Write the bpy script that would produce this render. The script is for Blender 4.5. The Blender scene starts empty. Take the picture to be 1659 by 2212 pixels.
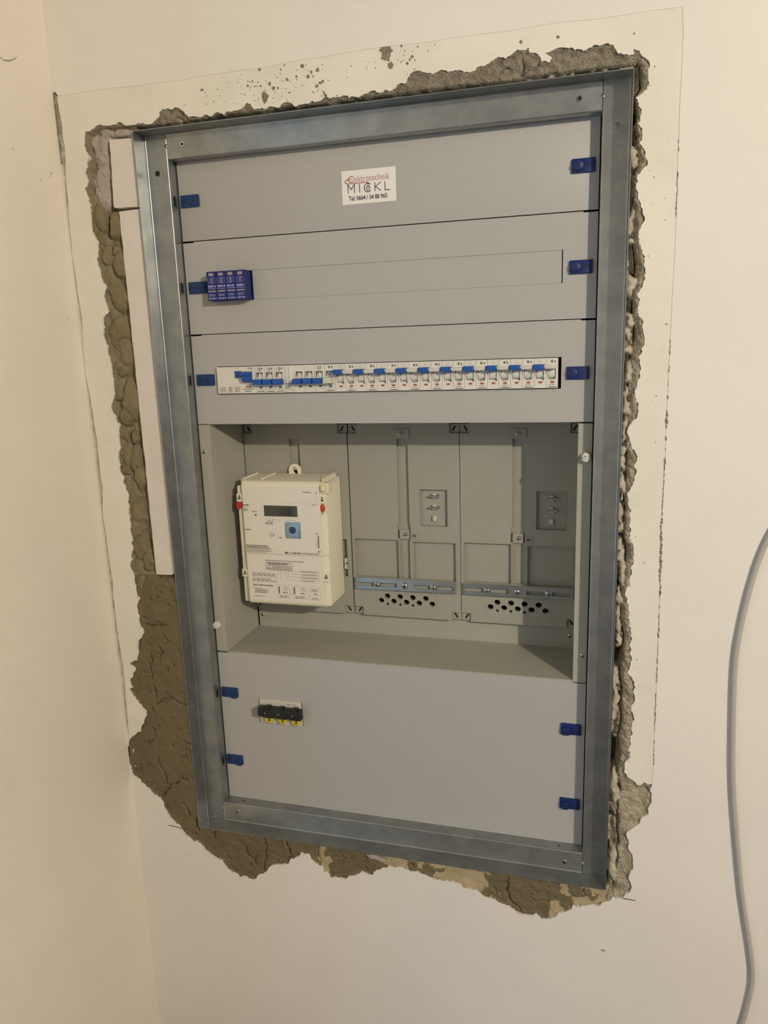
import bpy, bmesh, math, random
import numpy as np
from mathutils import Vector, Matrix
from mathutils.geometry import tessellate_polygon

# ---------------------------------------------------------------- camera
# (u, v, n): metres right of the steel frame's upper left corner, down from it, and into the wall
ZT = 1.87
SC = bpy.context.scene
def W(u, v, n):
    return (u, n, ZT - v)
cd = bpy.data.cameras.new('camera')
cam = bpy.data.objects.new('camera', cd)
SC.collection.objects.link(cam)
cd.sensor_width = 36.0
cd.lens = 26.428
cd.clip_start = 0.02
right = Vector((0.962834, 0.268112, -0.032665))
up = Vector((-0.026321, 0.213502, 0.976588))
back = Vector((0.268809, -0.939432, 0.212624))
mw = Matrix((right, up, back)).transposed().to_4x4()
mw.translation = W(0.7619, 0.3697, -1.2096)
cam.matrix_world = mw
SC.camera = cam

# ---------------------------------------------------------------- world, lamps, exposure
wd = bpy.data.worlds.new('world'); SC.world = wd; wd.use_nodes = True
wd.node_tree.nodes['Background'].inputs[0].default_value = (0.45, 0.62, 0.9, 1)
wd.node_tree.nodes['Background'].inputs[1].default_value = 0.03
vs = SC.view_settings
vs.view_transform = 'Standard'; vs.look = 'None'; vs.gamma = 1.0; vs.use_curve_mapping = False
vs.exposure = 0.0
SC.cycles.use_denoising = True

def lamp(name, kind, loc, power, colour, **kw):
    d = bpy.data.lights.new(name, kind)
    d.energy = power; d.color = colour
    for k, val in kw.items(): setattr(d, k, val)
    o = bpy.data.objects.new(name, d)
    o.location = loc
    SC.collection.objects.link(o)
    return o
# the bare bulb of the room, above right of the camera
lamp('bulb', 'POINT', W(2.45, -0.47, -2.25), 216.0, (1.0, 0.893, 0.715), shadow_soft_size=0.022)
# daylight coming through the open doorway in the left wall
dl = lamp('doorway_daylight', 'AREA', (-0.33, -1.06, 1.15), 7.5, (0.40, 0.70, 1.0), shape='RECTANGLE', size=1.8, size_y=0.66)
dl.rotation_euler = (0, math.radians(-90), 0)
# daylight from the window behind the photographer
wl = lamp('window_daylight', 'AREA', (2.1, -3.91, 1.5), 5.4, (0.20, 0.5, 1.0), shape='RECTANGLE', size=1.0, size_y=1.2)
wl.rotation_euler = (math.radians(90), 0, 0)

# ---------------------------------------------------------------- materials
def lin(c):
    return tuple(((x / 255) / 12.92 if x <= 10 else ((x / 255 + 0.055) / 1.055) ** 2.4) for x in c)
def mat(name, col, rough=0.6, metal=0.0, var=0.0, vscale=8.0, col2=None, bump=0.0, bscale=200.0, detail=4.0, spec=0.5, bdist=0.001, trans=0.0):
    m = bpy.data.materials.new(name); m.use_nodes = True
    nt = m.node_tree; b = nt.nodes['Principled BSDF']
    b.inputs['Roughness'].default_value = rough
    b.inputs['Metallic'].default_value = metal
    b.inputs['Specular IOR Level'].default_value = spec
    b.inputs['Transmission Weight'].default_value = trans
    b.inputs['Base Color'].default_value = (*col, 1)
    geo = nt.nodes.new('ShaderNodeNewGeometry')
    if var > 0 or col2 is not None:
        n = nt.nodes.new('ShaderNodeTexNoise'); n.inputs['Scale'].default_value = vscale
        n.inputs['Detail'].default_value = detail; n.inputs['Roughness'].default_value = 0.62
        nt.links.new(geo.outputs['Position'], n.inputs['Vector'])
        r = nt.nodes.new('ShaderNodeValToRGB')
        c2 = col2 if col2 is not None else tuple(x * (1 - var) for x in col)
        r.color_ramp.elements[0].position = 0.34; r.color_ramp.elements[1].position = 0.66
        r.color_ramp.elements[0].color = (*c2, 1); r.color_ramp.elements[1].color = (*col, 1)
        nt.links.new(n.outputs['Fac'], r.inputs['Fac'])
        nt.links.new(r.outputs['Color'], b.inputs['Base Color'])
        m['ramp'] = r.name
    if bump > 0:
        n2 = nt.nodes.new('ShaderNodeTexNoise'); n2.inputs['Scale'].default_value = bscale
        n2.inputs['Detail'].default_value = 5.0
        nt.links.new(geo.outputs['Position'], n2.inputs['Vector'])
        bp = nt.nodes.new('ShaderNodeBump'); bp.inputs['Strength'].default_value = bump
        bp.inputs['Distance'].default_value = bdist
        nt.links.new(n2.outputs['Fac'], bp.inputs['Height'])
        nt.links.new(bp.outputs['Normal'], b.inputs['Normal'])
    return m
def speckle(m, col, scale, lo, hi, stretch=(1, 1, 1)):
    """dirt flecks of one colour over what the material already has"""
    nt = m.node_tree; b = nt.nodes['Principled BSDF']
    geo = nt.nodes.new('ShaderNodeNewGeometry')
    mp = nt.nodes.new('ShaderNodeMapping'); mp.inputs['Scale'].default_value = stretch
    n = nt.nodes.new('ShaderNodeTexNoise'); n.inputs['Scale'].default_value = scale
    n.inputs['Detail'].default_value = 6.0; n.inputs['Roughness'].default_value = 0.7
    r = nt.nodes.new('ShaderNodeMapRange'); r.inputs['From Min'].default_value = lo; r.inputs['From Max'].default_value = hi
    mx = nt.nodes.new('ShaderNodeMix'); mx.data_type = 'RGBA'
    nt.links.new(geo.outputs['Position'], mp.inputs['Vector'])
    nt.links.new(mp.outputs['Vector'], n.inputs['Vector'])
    nt.links.new(n.outputs['Fac'], r.inputs['Value'])
    nt.links.new(r.outputs['Result'], mx.inputs[0])
    src = b.inputs['Base Color'].links[0].from_socket if b.inputs['Base Color'].links else None
    if src: nt.links.new(src, mx.inputs[6])
    else: mx.inputs[6].default_value = b.inputs['Base Color'].default_value
    mx.inputs[7].default_value = (*col, 1)
    nt.links.new(mx.outputs[2], b.inputs['Base Color'])
    return m
PAINT = mat('wall_paint', (0.80, 0.755, 0.69), 0.75, var=0.05, vscale=3.0, bump=0.25, bscale=55.0, bdist=0.0015)
PAINTL = mat('side_wall_paint', (0.84, 0.76, 0.655), 0.75, var=0.06, vscale=3.5, bump=0.3, bscale=40.0, bdist=0.002)
BAND = mat('old_plaster_band', (0.81, 0.752, 0.668), 0.8, col2=(0.73, 0.695, 0.595), vscale=9.0, bump=0.4, bscale=70.0, bdist=0.0015)
speckle(BAND, (0.42, 0.37, 0.26), 60.0, 0.685, 0.72)
ROOM = mat('room_paint', (0.19, 0.185, 0.18), 0.8, var=0.05, vscale=2.0)
FLOORM = mat('floor_screed', (0.13, 0.115, 0.10), 0.7, var=0.2, vscale=4.0)
MORTAR = mat('fresh_mortar', (0.17, 0.133, 0.071), 0.9, col2=(0.145, 0.112, 0.058), vscale=14.0, bump=0.7, bscale=320.0, bdist=0.002)
speckle(MORTAR, (0.09, 0.07, 0.04), 120.0, 0.66, 0.72)
DAB = mat('mortar_dab', (0.23, 0.186, 0.104), 0.9, col2=(0.175, 0.14, 0.076), vscale=20.0, bump=0.45, bscale=260.0, bdist=0.002)
RENDER = mat('old_render', (0.41, 0.365, 0.27), 0.95, col2=(0.25, 0.215, 0.15), vscale=90.0, bump=1.0, bscale=380.0, bdist=0.007)
BROKEN = mat('broken_plaster', (0.62, 0.53, 0.38), 0.95, col2=(0.34, 0.285, 0.19), vscale=75.0, bump=1.0, bscale=260.0, bdist=0.008)
OCHRE = mat('ochre_plaster', (0.47, 0.37, 0.22), 0.95, col2=(0.34, 0.27, 0.165), vscale=30.0, bump=0.7, bscale=240.0, bdist=0.003)
FOAMM = mat('filler_foam', (0.56, 0.51, 0.40), 0.75, col2=(0.40, 0.35, 0.26), vscale=60.0, bump=0.5, bscale=200.0, bdist=0.003)
PINKM = mat('gypsum_grout', (0.45, 0.385, 0.335), 0.85, col2=(0.33, 0.28, 0.24), vscale=40.0, bump=0.6, bscale=150.0, bdist=0.003)
BLOCK = mat('aerated_block', (0.72, 0.655, 0.60), 0.9, var=0.07, vscale=25.0, bump=0.45, bscale=400.0, bdist=0.001)
speckle(BLOCK, (0.36, 0.30, 0.2), 30.0, 0.70, 0.78)
ZINC = mat('galvanised_steel', (0.385, 0.395, 0.388), 0.38, 0.86, col2=(0.295, 0.31, 0.312), vscale=26.0, bump=0.06, bscale=60.0, bdist=0.001)
ZINC2 = mat('zinc_bar', (0.50, 0.56, 0.62), 0.3, 1.0, var=0.15, vscale=60.0)
SCREWM = mat('zinc_screw', (0.66, 0.66, 0.64), 0.22, 1.0)
PANEL = mat('grey_powder_coat', (0.428, 0.419, 0.405), 0.38, var=0.02, vscale=400.0, bump=0.10, bscale=900.0, bdist=0.0003)
BAYM = mat('grey_bay_sheet', (0.385, 0.377, 0.315), 0.5, var=0.03, vscale=12.0, bump=0.08, bscale=700.0, bdist=0.0003)
PLATE = mat('grey_plastic_plate', (0.345, 0.335, 0.28), 0.5, var=0.03, vscale=9.0)
DARK = mat('dark_void', (0.012, 0.011, 0.010), 0.9)
BLUE = mat('blue_plastic', (0.003, 0.017, 0.12), 0.42)
CRUMB = mat('crumbled_plaster', (0.28, 0.235, 0.15), 0.95, col2=(0.19, 0.155, 0.095), vscale=60.0, bump=0.8, bscale=350.0, bdist=0.003)
BLUE2 = mat('dark_blue_plastic', (0.004, 0.035, 0.135), 0.5)
SPDB = mat('ultramarine_plastic', (0.005, 0.011, 0.135), 0.45)
SWB = mat('bright_blue_plastic', (0.008, 0.082, 0.35), 0.4)
WHITE = mat('white_plastic', (0.70, 0.675, 0.615), 0.42)
WHITE2 = mat('off_white_plastic', (0.60, 0.575, 0.51), 0.42)
METERM = mat('meter_plastic', (0.78, 0.725, 0.585), 0.4)
FACE = mat('meter_face_print', (0.765, 0.725, 0.64), 0.45)
CLEAR = mat('yellowed_clear_plastic', (0.74, 0.66, 0.46), 0.25)
INK = mat('black_ink', (0.02, 0.02, 0.02), 0.7)
GREY = mat('grey_ink', (0.13, 0.12, 0.10), 0.7)
GREY2 = mat('pale_grey_ink', (0.36, 0.33, 0.28), 0.7)
PALEB = mat('pale_blue_ink', (0.30, 0.33, 0.58), 0.6)
REDI = mat('red_ink', (0.36, 0.03, 0.045), 0.6)
STICK = mat('sticker_paper', (0.82, 0.80, 0.76), 0.55)
LCD = mat('display_glass', (0.030, 0.032, 0.024), 0.08, spec=1.0)
HOLO = mat('blue_metal_plate', (0.36, 0.52, 0.66), 0.3, 0.8, var=0.2, vscale=120.0)
RED = mat('red_wax_seal', (0.55, 0.03, 0.012), 0.4)
REDW = mat('red_window', (0.40, 0.06, 0.02), 0.4)
GRNW = mat('green_window', (0.03, 0.07, 0.035), 0.4)
BLACK = mat('black_plastic', (0.012, 0.012, 0.013), 0.45)
YELLOW = mat('yellow_plastic', (0.62, 0.52, 0.02), 0.45)
CABM = mat('grey_cable_sheath', (0.43, 0.41, 0.395), 0.5)
CAPM = mat('ivory_screw_cap', (0.66, 0.63, 0.55), 0.45)
CARTM = mat('window_grey', (0.30, 0.28, 0.33), 0.4)

# ---------------------------------------------------------------- helpers
PI = math.pi
WL = {}                      # object -> world location of its origin
def rr(u0, u1, v0, v1, r=0.0, seg=4):
    if r <= 0: return [(u0, v0), (u1, v0), (u1, v1), (u0, v1)]
    p = []
    for cx, cy, a in ((u1 - r, v0 + r, -PI / 2), (u1 - r, v1 - r, 0), (u0 + r, v1 - r, PI / 2), (u0 + r, v0 + r, PI)):
        for k in range(seg + 1):
            t = a + PI / 2 * k / seg
            p.append((cx + r * math.cos(t), cy + r * math.sin(t)))
    return p
def circ(cu, cv, r, seg=20, rv=None, a0=0.0):
    return [(cu + r * math.cos(a0 + 2 * PI * k / seg), cv + (rv or r) * math.sin(a0 + 2 * PI * k / seg)) for k in range(seg)]
def inset(poly, c):
    n = len(poly); out = []
    ar = sum(poly[i][0] * poly[(i + 1) % n][1] - poly[(i + 1) % n][0] * poly[i][1] for i in range(n))
    s = 1 if ar > 0 else -1
    for i in range(n):
        p0, p1, p2 = poly[i - 1], poly[i], poly[(i + 1) % n]
        def nrm(a, b):
            dx, dy = b[0] - a[0], b[1] - a[1]; l = math.hypot(dx, dy) or 1e-9
            return (-dy / l * s, dx / l * s)
        a, b = nrm(p0, p1), nrm(p1, p2)
        mx, my = a[0] + b[0], a[1] + b[1]; l2 = (mx * mx + my * my) / 2 or 1e-9
        k = min(1 / (l2 / 1.0) if l2 > 0.3 else 3.0, 3.0)
        out.append((p1[0] + mx * k * c, p1[1] + my * k * c))
    return out
class MB:
    def __init__(s): s.v = []; s.f = []; s.m = []
    def quad(s, *ps, m=0):
        b = len(s.v); s.v += ps; s.f.append(tuple(range(b, b + len(ps)))); s.m.append(m); return s
    def prism(s, poly, n0, n1, c=0.0, m=0, holes=()):
        """front at n0 (towards the room), back at n1; c chamfers the front edge"""
        if holes:
            rings = [list(poly)] + [list(h) for h in holes]
            flat = [p for r in rings for p in r]
            tris = tessellate_polygon([[Vector((p[0], p[1], 0)) for p in r] for r in rings])
            b = len(s.v); N = len(flat)
            s.v += [(p[0], p[1], n0) for p in flat] + [(p[0], p[1], n1) for p in flat]
            for t in tris:
                s.f.append(tuple(b + i for i in t)); s.m.append(m)
                s.f.append(tuple(b + N + i for i in reversed(t))); s.m.append(m)
            o = 0
            for r in rings:
                L = len(r)
                for i in range(L):
                    j = (i + 1) % L
                    s.f.append((b + o + i, b + o + j, b + N + o + j, b + N + o + i)); s.m.append(m)
                o += L
            return s
        L = len(poly); b = len(s.v)
        rings = []
        if c > 0: rings += [(inset(poly, c), n0), (inset(poly, c * 0.3), n0 + c * 0.3), (poly, n0 + c)]
        else: rings += [(poly, n0)]
        rings.append((poly, n1))
        for p, n in rings: s.v += [(q[0], q[1], n) for q in p]
        s.f.append(tuple(range(b, b + L))); s.m.append(m)
        for k in range(len(rings) - 1):
            for i in range(L):
                j = (i + 1) % L
                s.f.append((b + k * L + i, b + k * L + j, b + (k + 1) * L + j, b + (k + 1) * L + i)); s.m.append(m)
        e = b + (len(rings) - 1) * L
        s.f.append(tuple(range(e + L - 1, e - 1, -1))); s.m.append(m)
        return s
    def box(s, u0, u1, v0, v1, n0, n1, c=0.0, m=0, r=0.0):
        return s.prism(rr(u0, u1, v0, v1, r), n0, n1, c, m)
    def cyl(s, cu, cv, r, n0, n1, seg=18, c=0.0, m=0):
        return s.prism(circ(cu, cv, r, seg), n0, n1, c, m)
    def sweep(s, prof, path, m=0, closed=True):
        """prof: list of (a, n) pairs placed by each function in path"""
        b = len(s.v); L = len(prof)
        for fn in path: s.v += [fn(*p) for p in prof]
        for k in range(len(path) - 1):
            for i in range(L if closed else L - 1):
                j = (i + 1) % L
                s.f.append((b + k * L + i, b + k * L + j, b + (k + 1) * L + j, b + (k + 1) * L + i)); s.m.append(m)
        if closed:
            s.f.append(tuple(range(b, b + L))); s.m.append(m)
            e = b + (len(path) - 1) * L
            s.f.append(tuple(range(e, e + L))); s.m.append(m)
        return s
    def tube(s, pts, r, seg=10, m=0):
        P = [Vector(p) for p in pts]; b = len(s.v)
        ref = Vector((0, 0, 1))
        for i, p in enumerate(P):
            d = (P[min(i + 1, len(P) - 1)] - P[max(i - 1, 0)]).normalized()
            x = d.cross(ref)
            if x.length < 1e-4: x = d.cross(Vector((1, 0, 0)))
            x.normalize(); y = d.cross(x)
            rad = r[i] if isinstance(r, (list, tuple)) else r
            for k in range(seg):
                t = 2 * PI * k / seg
                s.v.append(tuple(p + x * (rad * math.cos(t)) + y * (rad * math.sin(t))))
        for i in range(len(P) - 1):
            for k in range(seg):
                j = (k + 1) % seg
                s.f.append((b + i * seg + k, b + i * seg + j, b + (i + 1) * seg + j, b + (i + 1) * seg + k)); s.m.append(m)
        s.f.append(tuple(range(b, b + seg))); s.m.append(m)
        e = b + (len(P) - 1) * seg
        s.f.append(tuple(range(e, e + seg))); s.m.append(m)
        return s
    def dome(s, cu, cv, r, n_base, h, seg=18, rings=4, m=0, rv=None):
        b = len(s.v)
        rv = rv or r
        for k in range(rings):
            t = PI / 2 * k / rings
            for i in range(seg):
                a = 2 * PI * i / seg
                s.v.append((cu + r * math.cos(t) * math.cos(a), cv + rv * math.cos(t) * math.sin(a), n_base - h * math.sin(t)))
        s.v.append((cu, cv, n_base - h)); top = len(s.v) - 1
        for k in range(rings - 1):
            for i in range(seg):
                j = (i + 1) % seg
                s.f.append((b + k * seg + i, b + k * seg + j, b + (k + 1) * seg + j, b + (k + 1) * seg + i)); s.m.append(m)
        for i in range(seg):
            s.f.append((b + (rings - 1) * seg + i, b + (rings - 1) * seg + (i + 1) % seg, top)); s.m.append(m)
        s.f.append(tuple(range(b + seg - 1, b - 1, -1))); s.m.append(m)
        return s
    def screw(s, cu, cv, r, n, h=0.0025, m=0, slot=None, cross=True):
        """pan head with a cross recess"""
        s.dome(cu, cv, r, n, h, 16, 3, m)
        if slot is not None:
            w = r * 0.16
            s.box(cu - r * .55, cu + r * .55, cv - w, cv + w, n - h - .0002, n - h * .6, m=slot)
            if cross: s.box(cu - w, cu + w, cv - r * .55, cv + r * .55, n - h - .0003, n - h * .6, m=slot)
        return s
    def text(s, body, u0, u1, v0, v1, n, m=0, bold=0.0, squeeze=True):
        """letters filling the rectangle u0..u1 x v0..v1 on the plane n"""
        cu = bpy.data.curves.new('t', 'FONT'); cu.body = body; cu.offset = bold; cu.resolution_u = 3
        o = bpy.data.objects.new('t', cu); SC.collection.objects.link(o)
        me = o.to_mesh()
        vs_ = [tuple(x.co) for x in me.vertices]; fs = [tuple(p.vertices) for p in me.polygons]
        o.to_mesh_clear(); bpy.data.objects.remove(o); bpy.data.curves.remove(cu)
        if not vs_: return s
        x0 = min(p[0] for p in vs_); x1 = max(p[0] for p in vs_); y0 = min(p[1] for p in vs_); y1 = max(p[1] for p in vs_)
        b = len(s.v)
        for p in vs_:
            s.v.append((u0 + (p[0] - x0) / (x1 - x0) * (u1 - u0), v1 - (p[1] - y0) / (y1 - y0) * (v1 - v0), n))
        for f in fs: s.f.append(tuple(b + i for i in f)); s.m.append(m)
        return s
    def line(s, pts, w, n, m=0):
        """a flat printed stroke"""
        for a, b in zip(pts[:-1], pts[1:]):
            dx, dy = b[0] - a[0], b[1] - a[1]; l = math.hypot(dx, dy) or 1e-9
            ex, ey = dx / l * w * .5, dy / l * w * .5; px, py = -dy / l * w / 2, dx / l * w / 2
            s.quad((a[0] - ex + px, a[1] - ey + py, n), (b[0] + ex + px, b[1] + ey + py, n), (b[0] + ex - px, b[1] + ey - py, n), (a[0] - ex - px, a[1] - ey - py, n), m=m)
        return s
    def scribble(s, u0, u1, v0, v1, n, rows, m=0, fill=0.6, seed=1, left=True):
        """rows of print too small to read: short bars of word length"""
        rg = random.Random(seed); h = (v1 - v0) / rows
        for k in range(rows):
            u = u0 + (0 if left else rg.uniform(0, (u1 - u0) * .3)); y0 = v0 + k * h + h * (1 - fill) / 2
            end = u1 - rg.uniform(0, .25) * (u1 - u0) * (1 if rows > 1 else 0)
            while u < end:
                w = min(h * rg.uniform(1.2, 3.2), end - u)
                s.quad((u, y0, n), (u + w, y0, n), (u + w, y0 + h * fill, n), (u, y0 + h * fill, n), m=m)
                u += w + h * .45
        return s
    def build(s, name, mats, parent=None, smooth=None, kind=None, label=None):
        if not isinstance(mats, (list, tuple)): mats = [mats]
        me = bpy.data.meshes.new(name)
        L = WL.get(parent, Vector((0, 0, 0))) if parent is not None else Vector((0, 0, 0))
        if isinstance(L, tuple): L = Vector(L)
        me.from_pydata([(p[0] - L.x, p[2] - L.y, ZT - p[1] - L.z) for p in s.v], [], s.f)
        for m in mats: me.materials.append(m)
        me.polygons.foreach_set('material_index', s.m)
        bm = bmesh.new(); bm.from_mesh(me)
        bmesh.ops.recalc_face_normals(bm, faces=bm.faces); bm.to_mesh(me); bm.free()
        if smooth is not None:
            me.polygons.foreach_set('use_smooth', [True] * len(me.polygons))
            me.set_sharp_from_angle(angle=math.radians(smooth))
        o = bpy.data.objects.new(name, me); SC.collection.objects.link(o)
        if parent is not None: o.parent = parent
        WL[o] = L
        if kind: o['kind'] = kind
        if label: o['label'] = label
        return o
def tag(o, label, cat, group=None):
    o['label'] = label; o['category'] = cat
    if group: o['group'] = group
    return o
def thing(name, label, cat, u, v, n, group=None):
    o = bpy.data.objects.new(name, None); SC.collection.objects.link(o)
    o.empty_display_size = 0.02
    o.location = W(u, v, n); WL[o] = Vector(o.location)
    return tag(o, label, cat, group)
def copy_tree(root, du, dv=0.0):
    kids = {}
    for o in SC.collection.objects:
        if o.parent is not None: kids.setdefault(o.parent, []).append(o)
    def rec(o, par):
        c = o.copy(); SC.collection.objects.link(c)
        if par is not None: c.parent = par
        for k in kids.get(o, []): rec(k, c)
        return c
    c = rec(root, None)
    c.location = root.location + Vector((du, 0, -dv))
    return c

# ---------------------------------------------------------------- measured outlines, metres (u, v)
HOLE = [(-0.0932,-0.0088),(-0.0757,-0.0125),(-0.0562,-0.0148),(-0.04,-0.0142),(-0.0185,-0.0131),(0.0133,-0.0109),(0.0397,-0.0113),(0.0498,-0.0166),(0.0516,-0.0249),(0.0676,-0.0287),(0.0872,-0.0273),(0.0955,-0.0215),(0.1048,-0.0108),(0.1303,-0.0095),(0.1557,-0.013),(0.1803,-0.0111),(0.2001,-0.013),(0.2106,-0.0214),(0.2196,-0.0129),(0.2314,-0.0096),(0.2555,-0.0104),(0.2747,-0.0143),(0.3076,-0.0087),(0.3355,-0.0103),(0.3451,-0.0153),(0.3634,-0.0124),(0.3813,-0.0091),(0.3992,-0.0093),(0.4303,-0.0108),(0.45,-0.0114),(0.4701,-0.0186),(0.4768,-0.0274),(0.4834,-0.0332),(0.4962,-0.0327),(0.5047,-0.0288),(0.5239,-0.0303),(0.5364,-0.0261),(0.5509,-0.0271),(0.5695,-0.0221),(0.5797,-0.0283),(0.6001,-0.0332),(0.6061,-0.0363),(0.6222,-0.0344),(0.6301,-0.0388),(0.64,-0.0436),(0.6538,-0.0449),(0.658,-0.0372),(0.6679,-0.0341),(0.6719,-0.0252),(0.6837,-0.0214),(0.6875,-0.0269),(0.6776,-0.0347),(0.6951,-0.0387),(0.7184,-0.0332),(0.7298,-0.0308),(0.7411,-0.0339),(0.7709,-0.0336),(0.7742,-0.0279),(0.7862,-0.0194),(0.7991,-0.0178),(0.7982,-0.0249),(0.8066,-0.0211),(0.8124,-0.0127),(0.8203,0.0007),(0.8189,0.0128),(0.8201,0.0218),(0.8177,0.0286),(0.8114,0.0333),(0.8032,0.0367),(0.8074,0.0489),(0.8114,0.0566),(0.8099,0.0654),(0.8073,0.0724),(0.8144,0.0857),(0.8102,0.098),(0.814,0.1021),(0.8223,0.1211),(0.8152,0.1333),(0.8089,0.1386),(0.8076,0.1572),(0.8109,0.1687),(0.8152,0.1824),(0.8164,0.2127),(0.8147,0.2256),(0.8201,0.2429),(0.823,0.2602),(0.824,0.2789),(0.8195,0.296),(0.8145,0.3036),(0.8182,0.3181),(0.8179,0.3325),(0.8228,0.3391),(0.825,0.3551),(0.8281,0.3713),(0.8237,0.3827),(0.8203,0.3958),(0.8227,0.4172),(0.8194,0.4351),(0.8194,0.4571),(0.8222,0.472),(0.8142,0.4923),(0.8117,0.5164),(0.8157,0.5335),(0.8236,0.5507),(0.82,0.5601),(0.8207,0.579),(0.8171,0.5921),(0.8141,0.6138),(0.8181,0.6304),(0.816,0.6379),(0.817,0.6488),(0.8156,0.6549),(0.8178,0.6719),(0.8229,0.6877),(0.8257,0.7022),(0.8249,0.7148),(0.8213,0.7212),(0.8212,0.7361),(0.8201,0.7551),(0.8162,0.7564),(0.8162,0.7728),(0.8201,0.7855),(0.8213,0.798),(0.8257,0.8336),(0.8233,0.8554),(0.826,0.8842),(0.8216,0.903),(0.8319,0.9372),(0.8302,0.9617),(0.8321,0.9937),(0.83,1.0244),(0.832,1.0531),(0.8289,1.0925),(0.8403,1.0989),(0.8479,1.1047),(0.8551,1.0979),(0.8684,1.0999),(0.8683,1.1165),(0.8648,1.1577),(0.8446,1.183),(0.831,1.1973),(0.8343,1.2269),(0.8431,1.25),(0.8408,1.2943),(0.829,1.3276),(0.7976,1.342),(0.7658,1.3557),(0.7442,1.3586),(0.7309,1.3758),(0.7117,1.3911),(0.6895,1.3979),(0.6811,1.3888),(0.6611,1.3947),(0.6328,1.3851),(0.6098,1.3779),(0.5809,1.3683),(0.5456,1.3598),(0.5014,1.351),(0.4757,1.3456),(0.4501,1.3412),(0.4193,1.337),(0.3869,1.3457),(0.3692,1.3635),(0.3245,1.3731),(0.3001,1.3824),(0.2819,1.3857),(0.2673,1.3736),(0.2559,1.3593),(0.2424,1.3481),(0.2386,1.3394),(0.2204,1.3393),(0.2067,1.3542),(0.1904,1.3707),(0.1445,1.3953),(0.1106,1.4201),(0.0812,1.42),(0.0563,1.4037),(0.0449,1.3856),(0.0157,1.3738),(0.0012,1.3556),(-0.0176,1.3538),(-0.0429,1.3281),(-0.0721,1.2946),(-0.0852,1.2636),(-0.1108,1.2432),(-0.1283,1.2291),(-0.1458,1.2129),(-0.1505,1.1893),(-0.1452,1.1405),(-0.1152,1.1163),(-0.1049,1.0967),(-0.0971,1.0653),(-0.1082,1.0561),(-0.1312,1.0242),(-0.1216,1.0203),(-0.1267,1.0043),(-0.1095,0.9751),(-0.1231,0.9662),(-0.1049,0.9597),(-0.1008,0.947),(-0.0872,0.906),(-0.0908,0.8534),(-0.0883,0.8041),(-0.0915,0.7813),(-0.0974,0.7604),(-0.0917,0.7208),(-0.0895,0.6942),(-0.0869,0.666),(-0.0887,0.64),(-0.0889,0.6151),(-0.0899,0.5895),(-0.0944,0.5866),(-0.0986,0.5752),(-0.0953,0.5681),(-0.0907,0.5353),(-0.0913,0.5085),(-0.0934,0.4776),(-0.102,0.4597),(-0.0935,0.4392),(-0.0913,0.4139),(-0.091,0.3886),(-0.0934,0.3687),(-0.0938,0.3489),(-0.0993,0.3242),(-0.0936,0.2953),(-0.0841,0.2885),(-0.0912,0.2615),(-0.0846,0.2475),(-0.0916,0.2352),(-0.0938,0.2158),(-0.0985,0.199),(-0.0943,0.1883),(-0.0965,0.1618),(-0.101,0.1315),(-0.1029,0.0923),(-0.1069,0.0806),(-0.0986,0.0722),(-0.1021,0.0561),(-0.0965,0.0454),(-0.0972,0.0206),(-0.0963,0.003)]
I_R = 136
I_L = 188
BAND_TOP = [(-0.138,-0.0699),(0.0278,-0.0681),(0.1006,-0.0672),(0.1877,-0.0691),(0.314,-0.071),(0.3685,-0.072),(0.4325,-0.0728),(0.5246,-0.0704),(0.5638,-0.0709),(0.6916,-0.0714),(0.8592,-0.0687)]
BAND_RIGHT = [(0.8616,-0.0425),(0.8619,0.038),(0.8629,0.1212),(0.8645,0.2502),(0.864,0.3759),(0.864,0.4607),(0.8648,0.5376),(0.864,0.5819),(0.8641,0.6602),(0.8666,0.7659),(0.8676,0.9578),(0.8691,1.071)]
CABLE = [(1.0312,0.6288),(1.0145,0.667),(1.0006,0.7162),(0.988,0.7912),(0.9815,0.8684),(0.9849,0.979),(0.9908,1.0769),(1.0013,1.1686),(1.0167,1.2798),(1.0362,1.3846),(1.0433,1.4387),(1.0406,1.4865),(1.0329,1.5383),(1.0227,1.578)]
MET = {'disp': [(0.1454,0.6591),(0.2157,0.6807)],'bez': [(0.1409,0.655),(0.2184,0.6835)],'holo': [(0.1873,0.6906),(0.2189,0.7238)],'holoc': [(0.2026,0.7067)],'btn': [(0.1683,0.6912),(0.1793,0.7243)],'dot': [(0.1271,0.679)],'ring': [(0.1576,0.7183)],'anl': [(0.2284,0.6321),(0.2437,0.6318)],'line1': [(0.1813,0.6541),(0.2602,0.6546)],'seam': [(0.1009,0.7577),(0.2615,0.7562)],'bar': [(0.2534,0.7171),(0.2563,0.7419)],'ce': [(0.1906,0.7533)],'icons': [(0.1835,0.7536),(0.2566,0.7527)],'txtblk': [(0.1024,0.7387),(0.1603,0.756)],'besch': [(0.1406,0.77),(0.2224,0.7702)],'lcd': [(0.1418,0.7734),(0.1968,0.7884)],'boxL': [(0.1105,0.7987),(0.1689,0.8139)],'boxR': [(0.2174,0.7865),(0.2525,0.8119)],'zae': [(0.1105,0.8228),(0.1544,0.8216)],'para': [(0.1103,0.8292),(0.1447,0.8383)],'web': [(0.1102,0.8456),(0.1358,0.845)],'c1': [(0.1634,0.8211),(0.1882,0.8457)],'c2': [(0.196,0.821),(0.2262,0.8451)],'c3': [(0.2334,0.8206),(0.2533,0.8461)],'luma': [(0.1023,0.6596)],'sub': [(0.1019,0.6651),(0.1148,0.6723)],'cap': [(0.1192,0.6722),(0.1316,0.6736)],'t2': [(0.1455,0.6899),(0.1626,0.6985)]}
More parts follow.
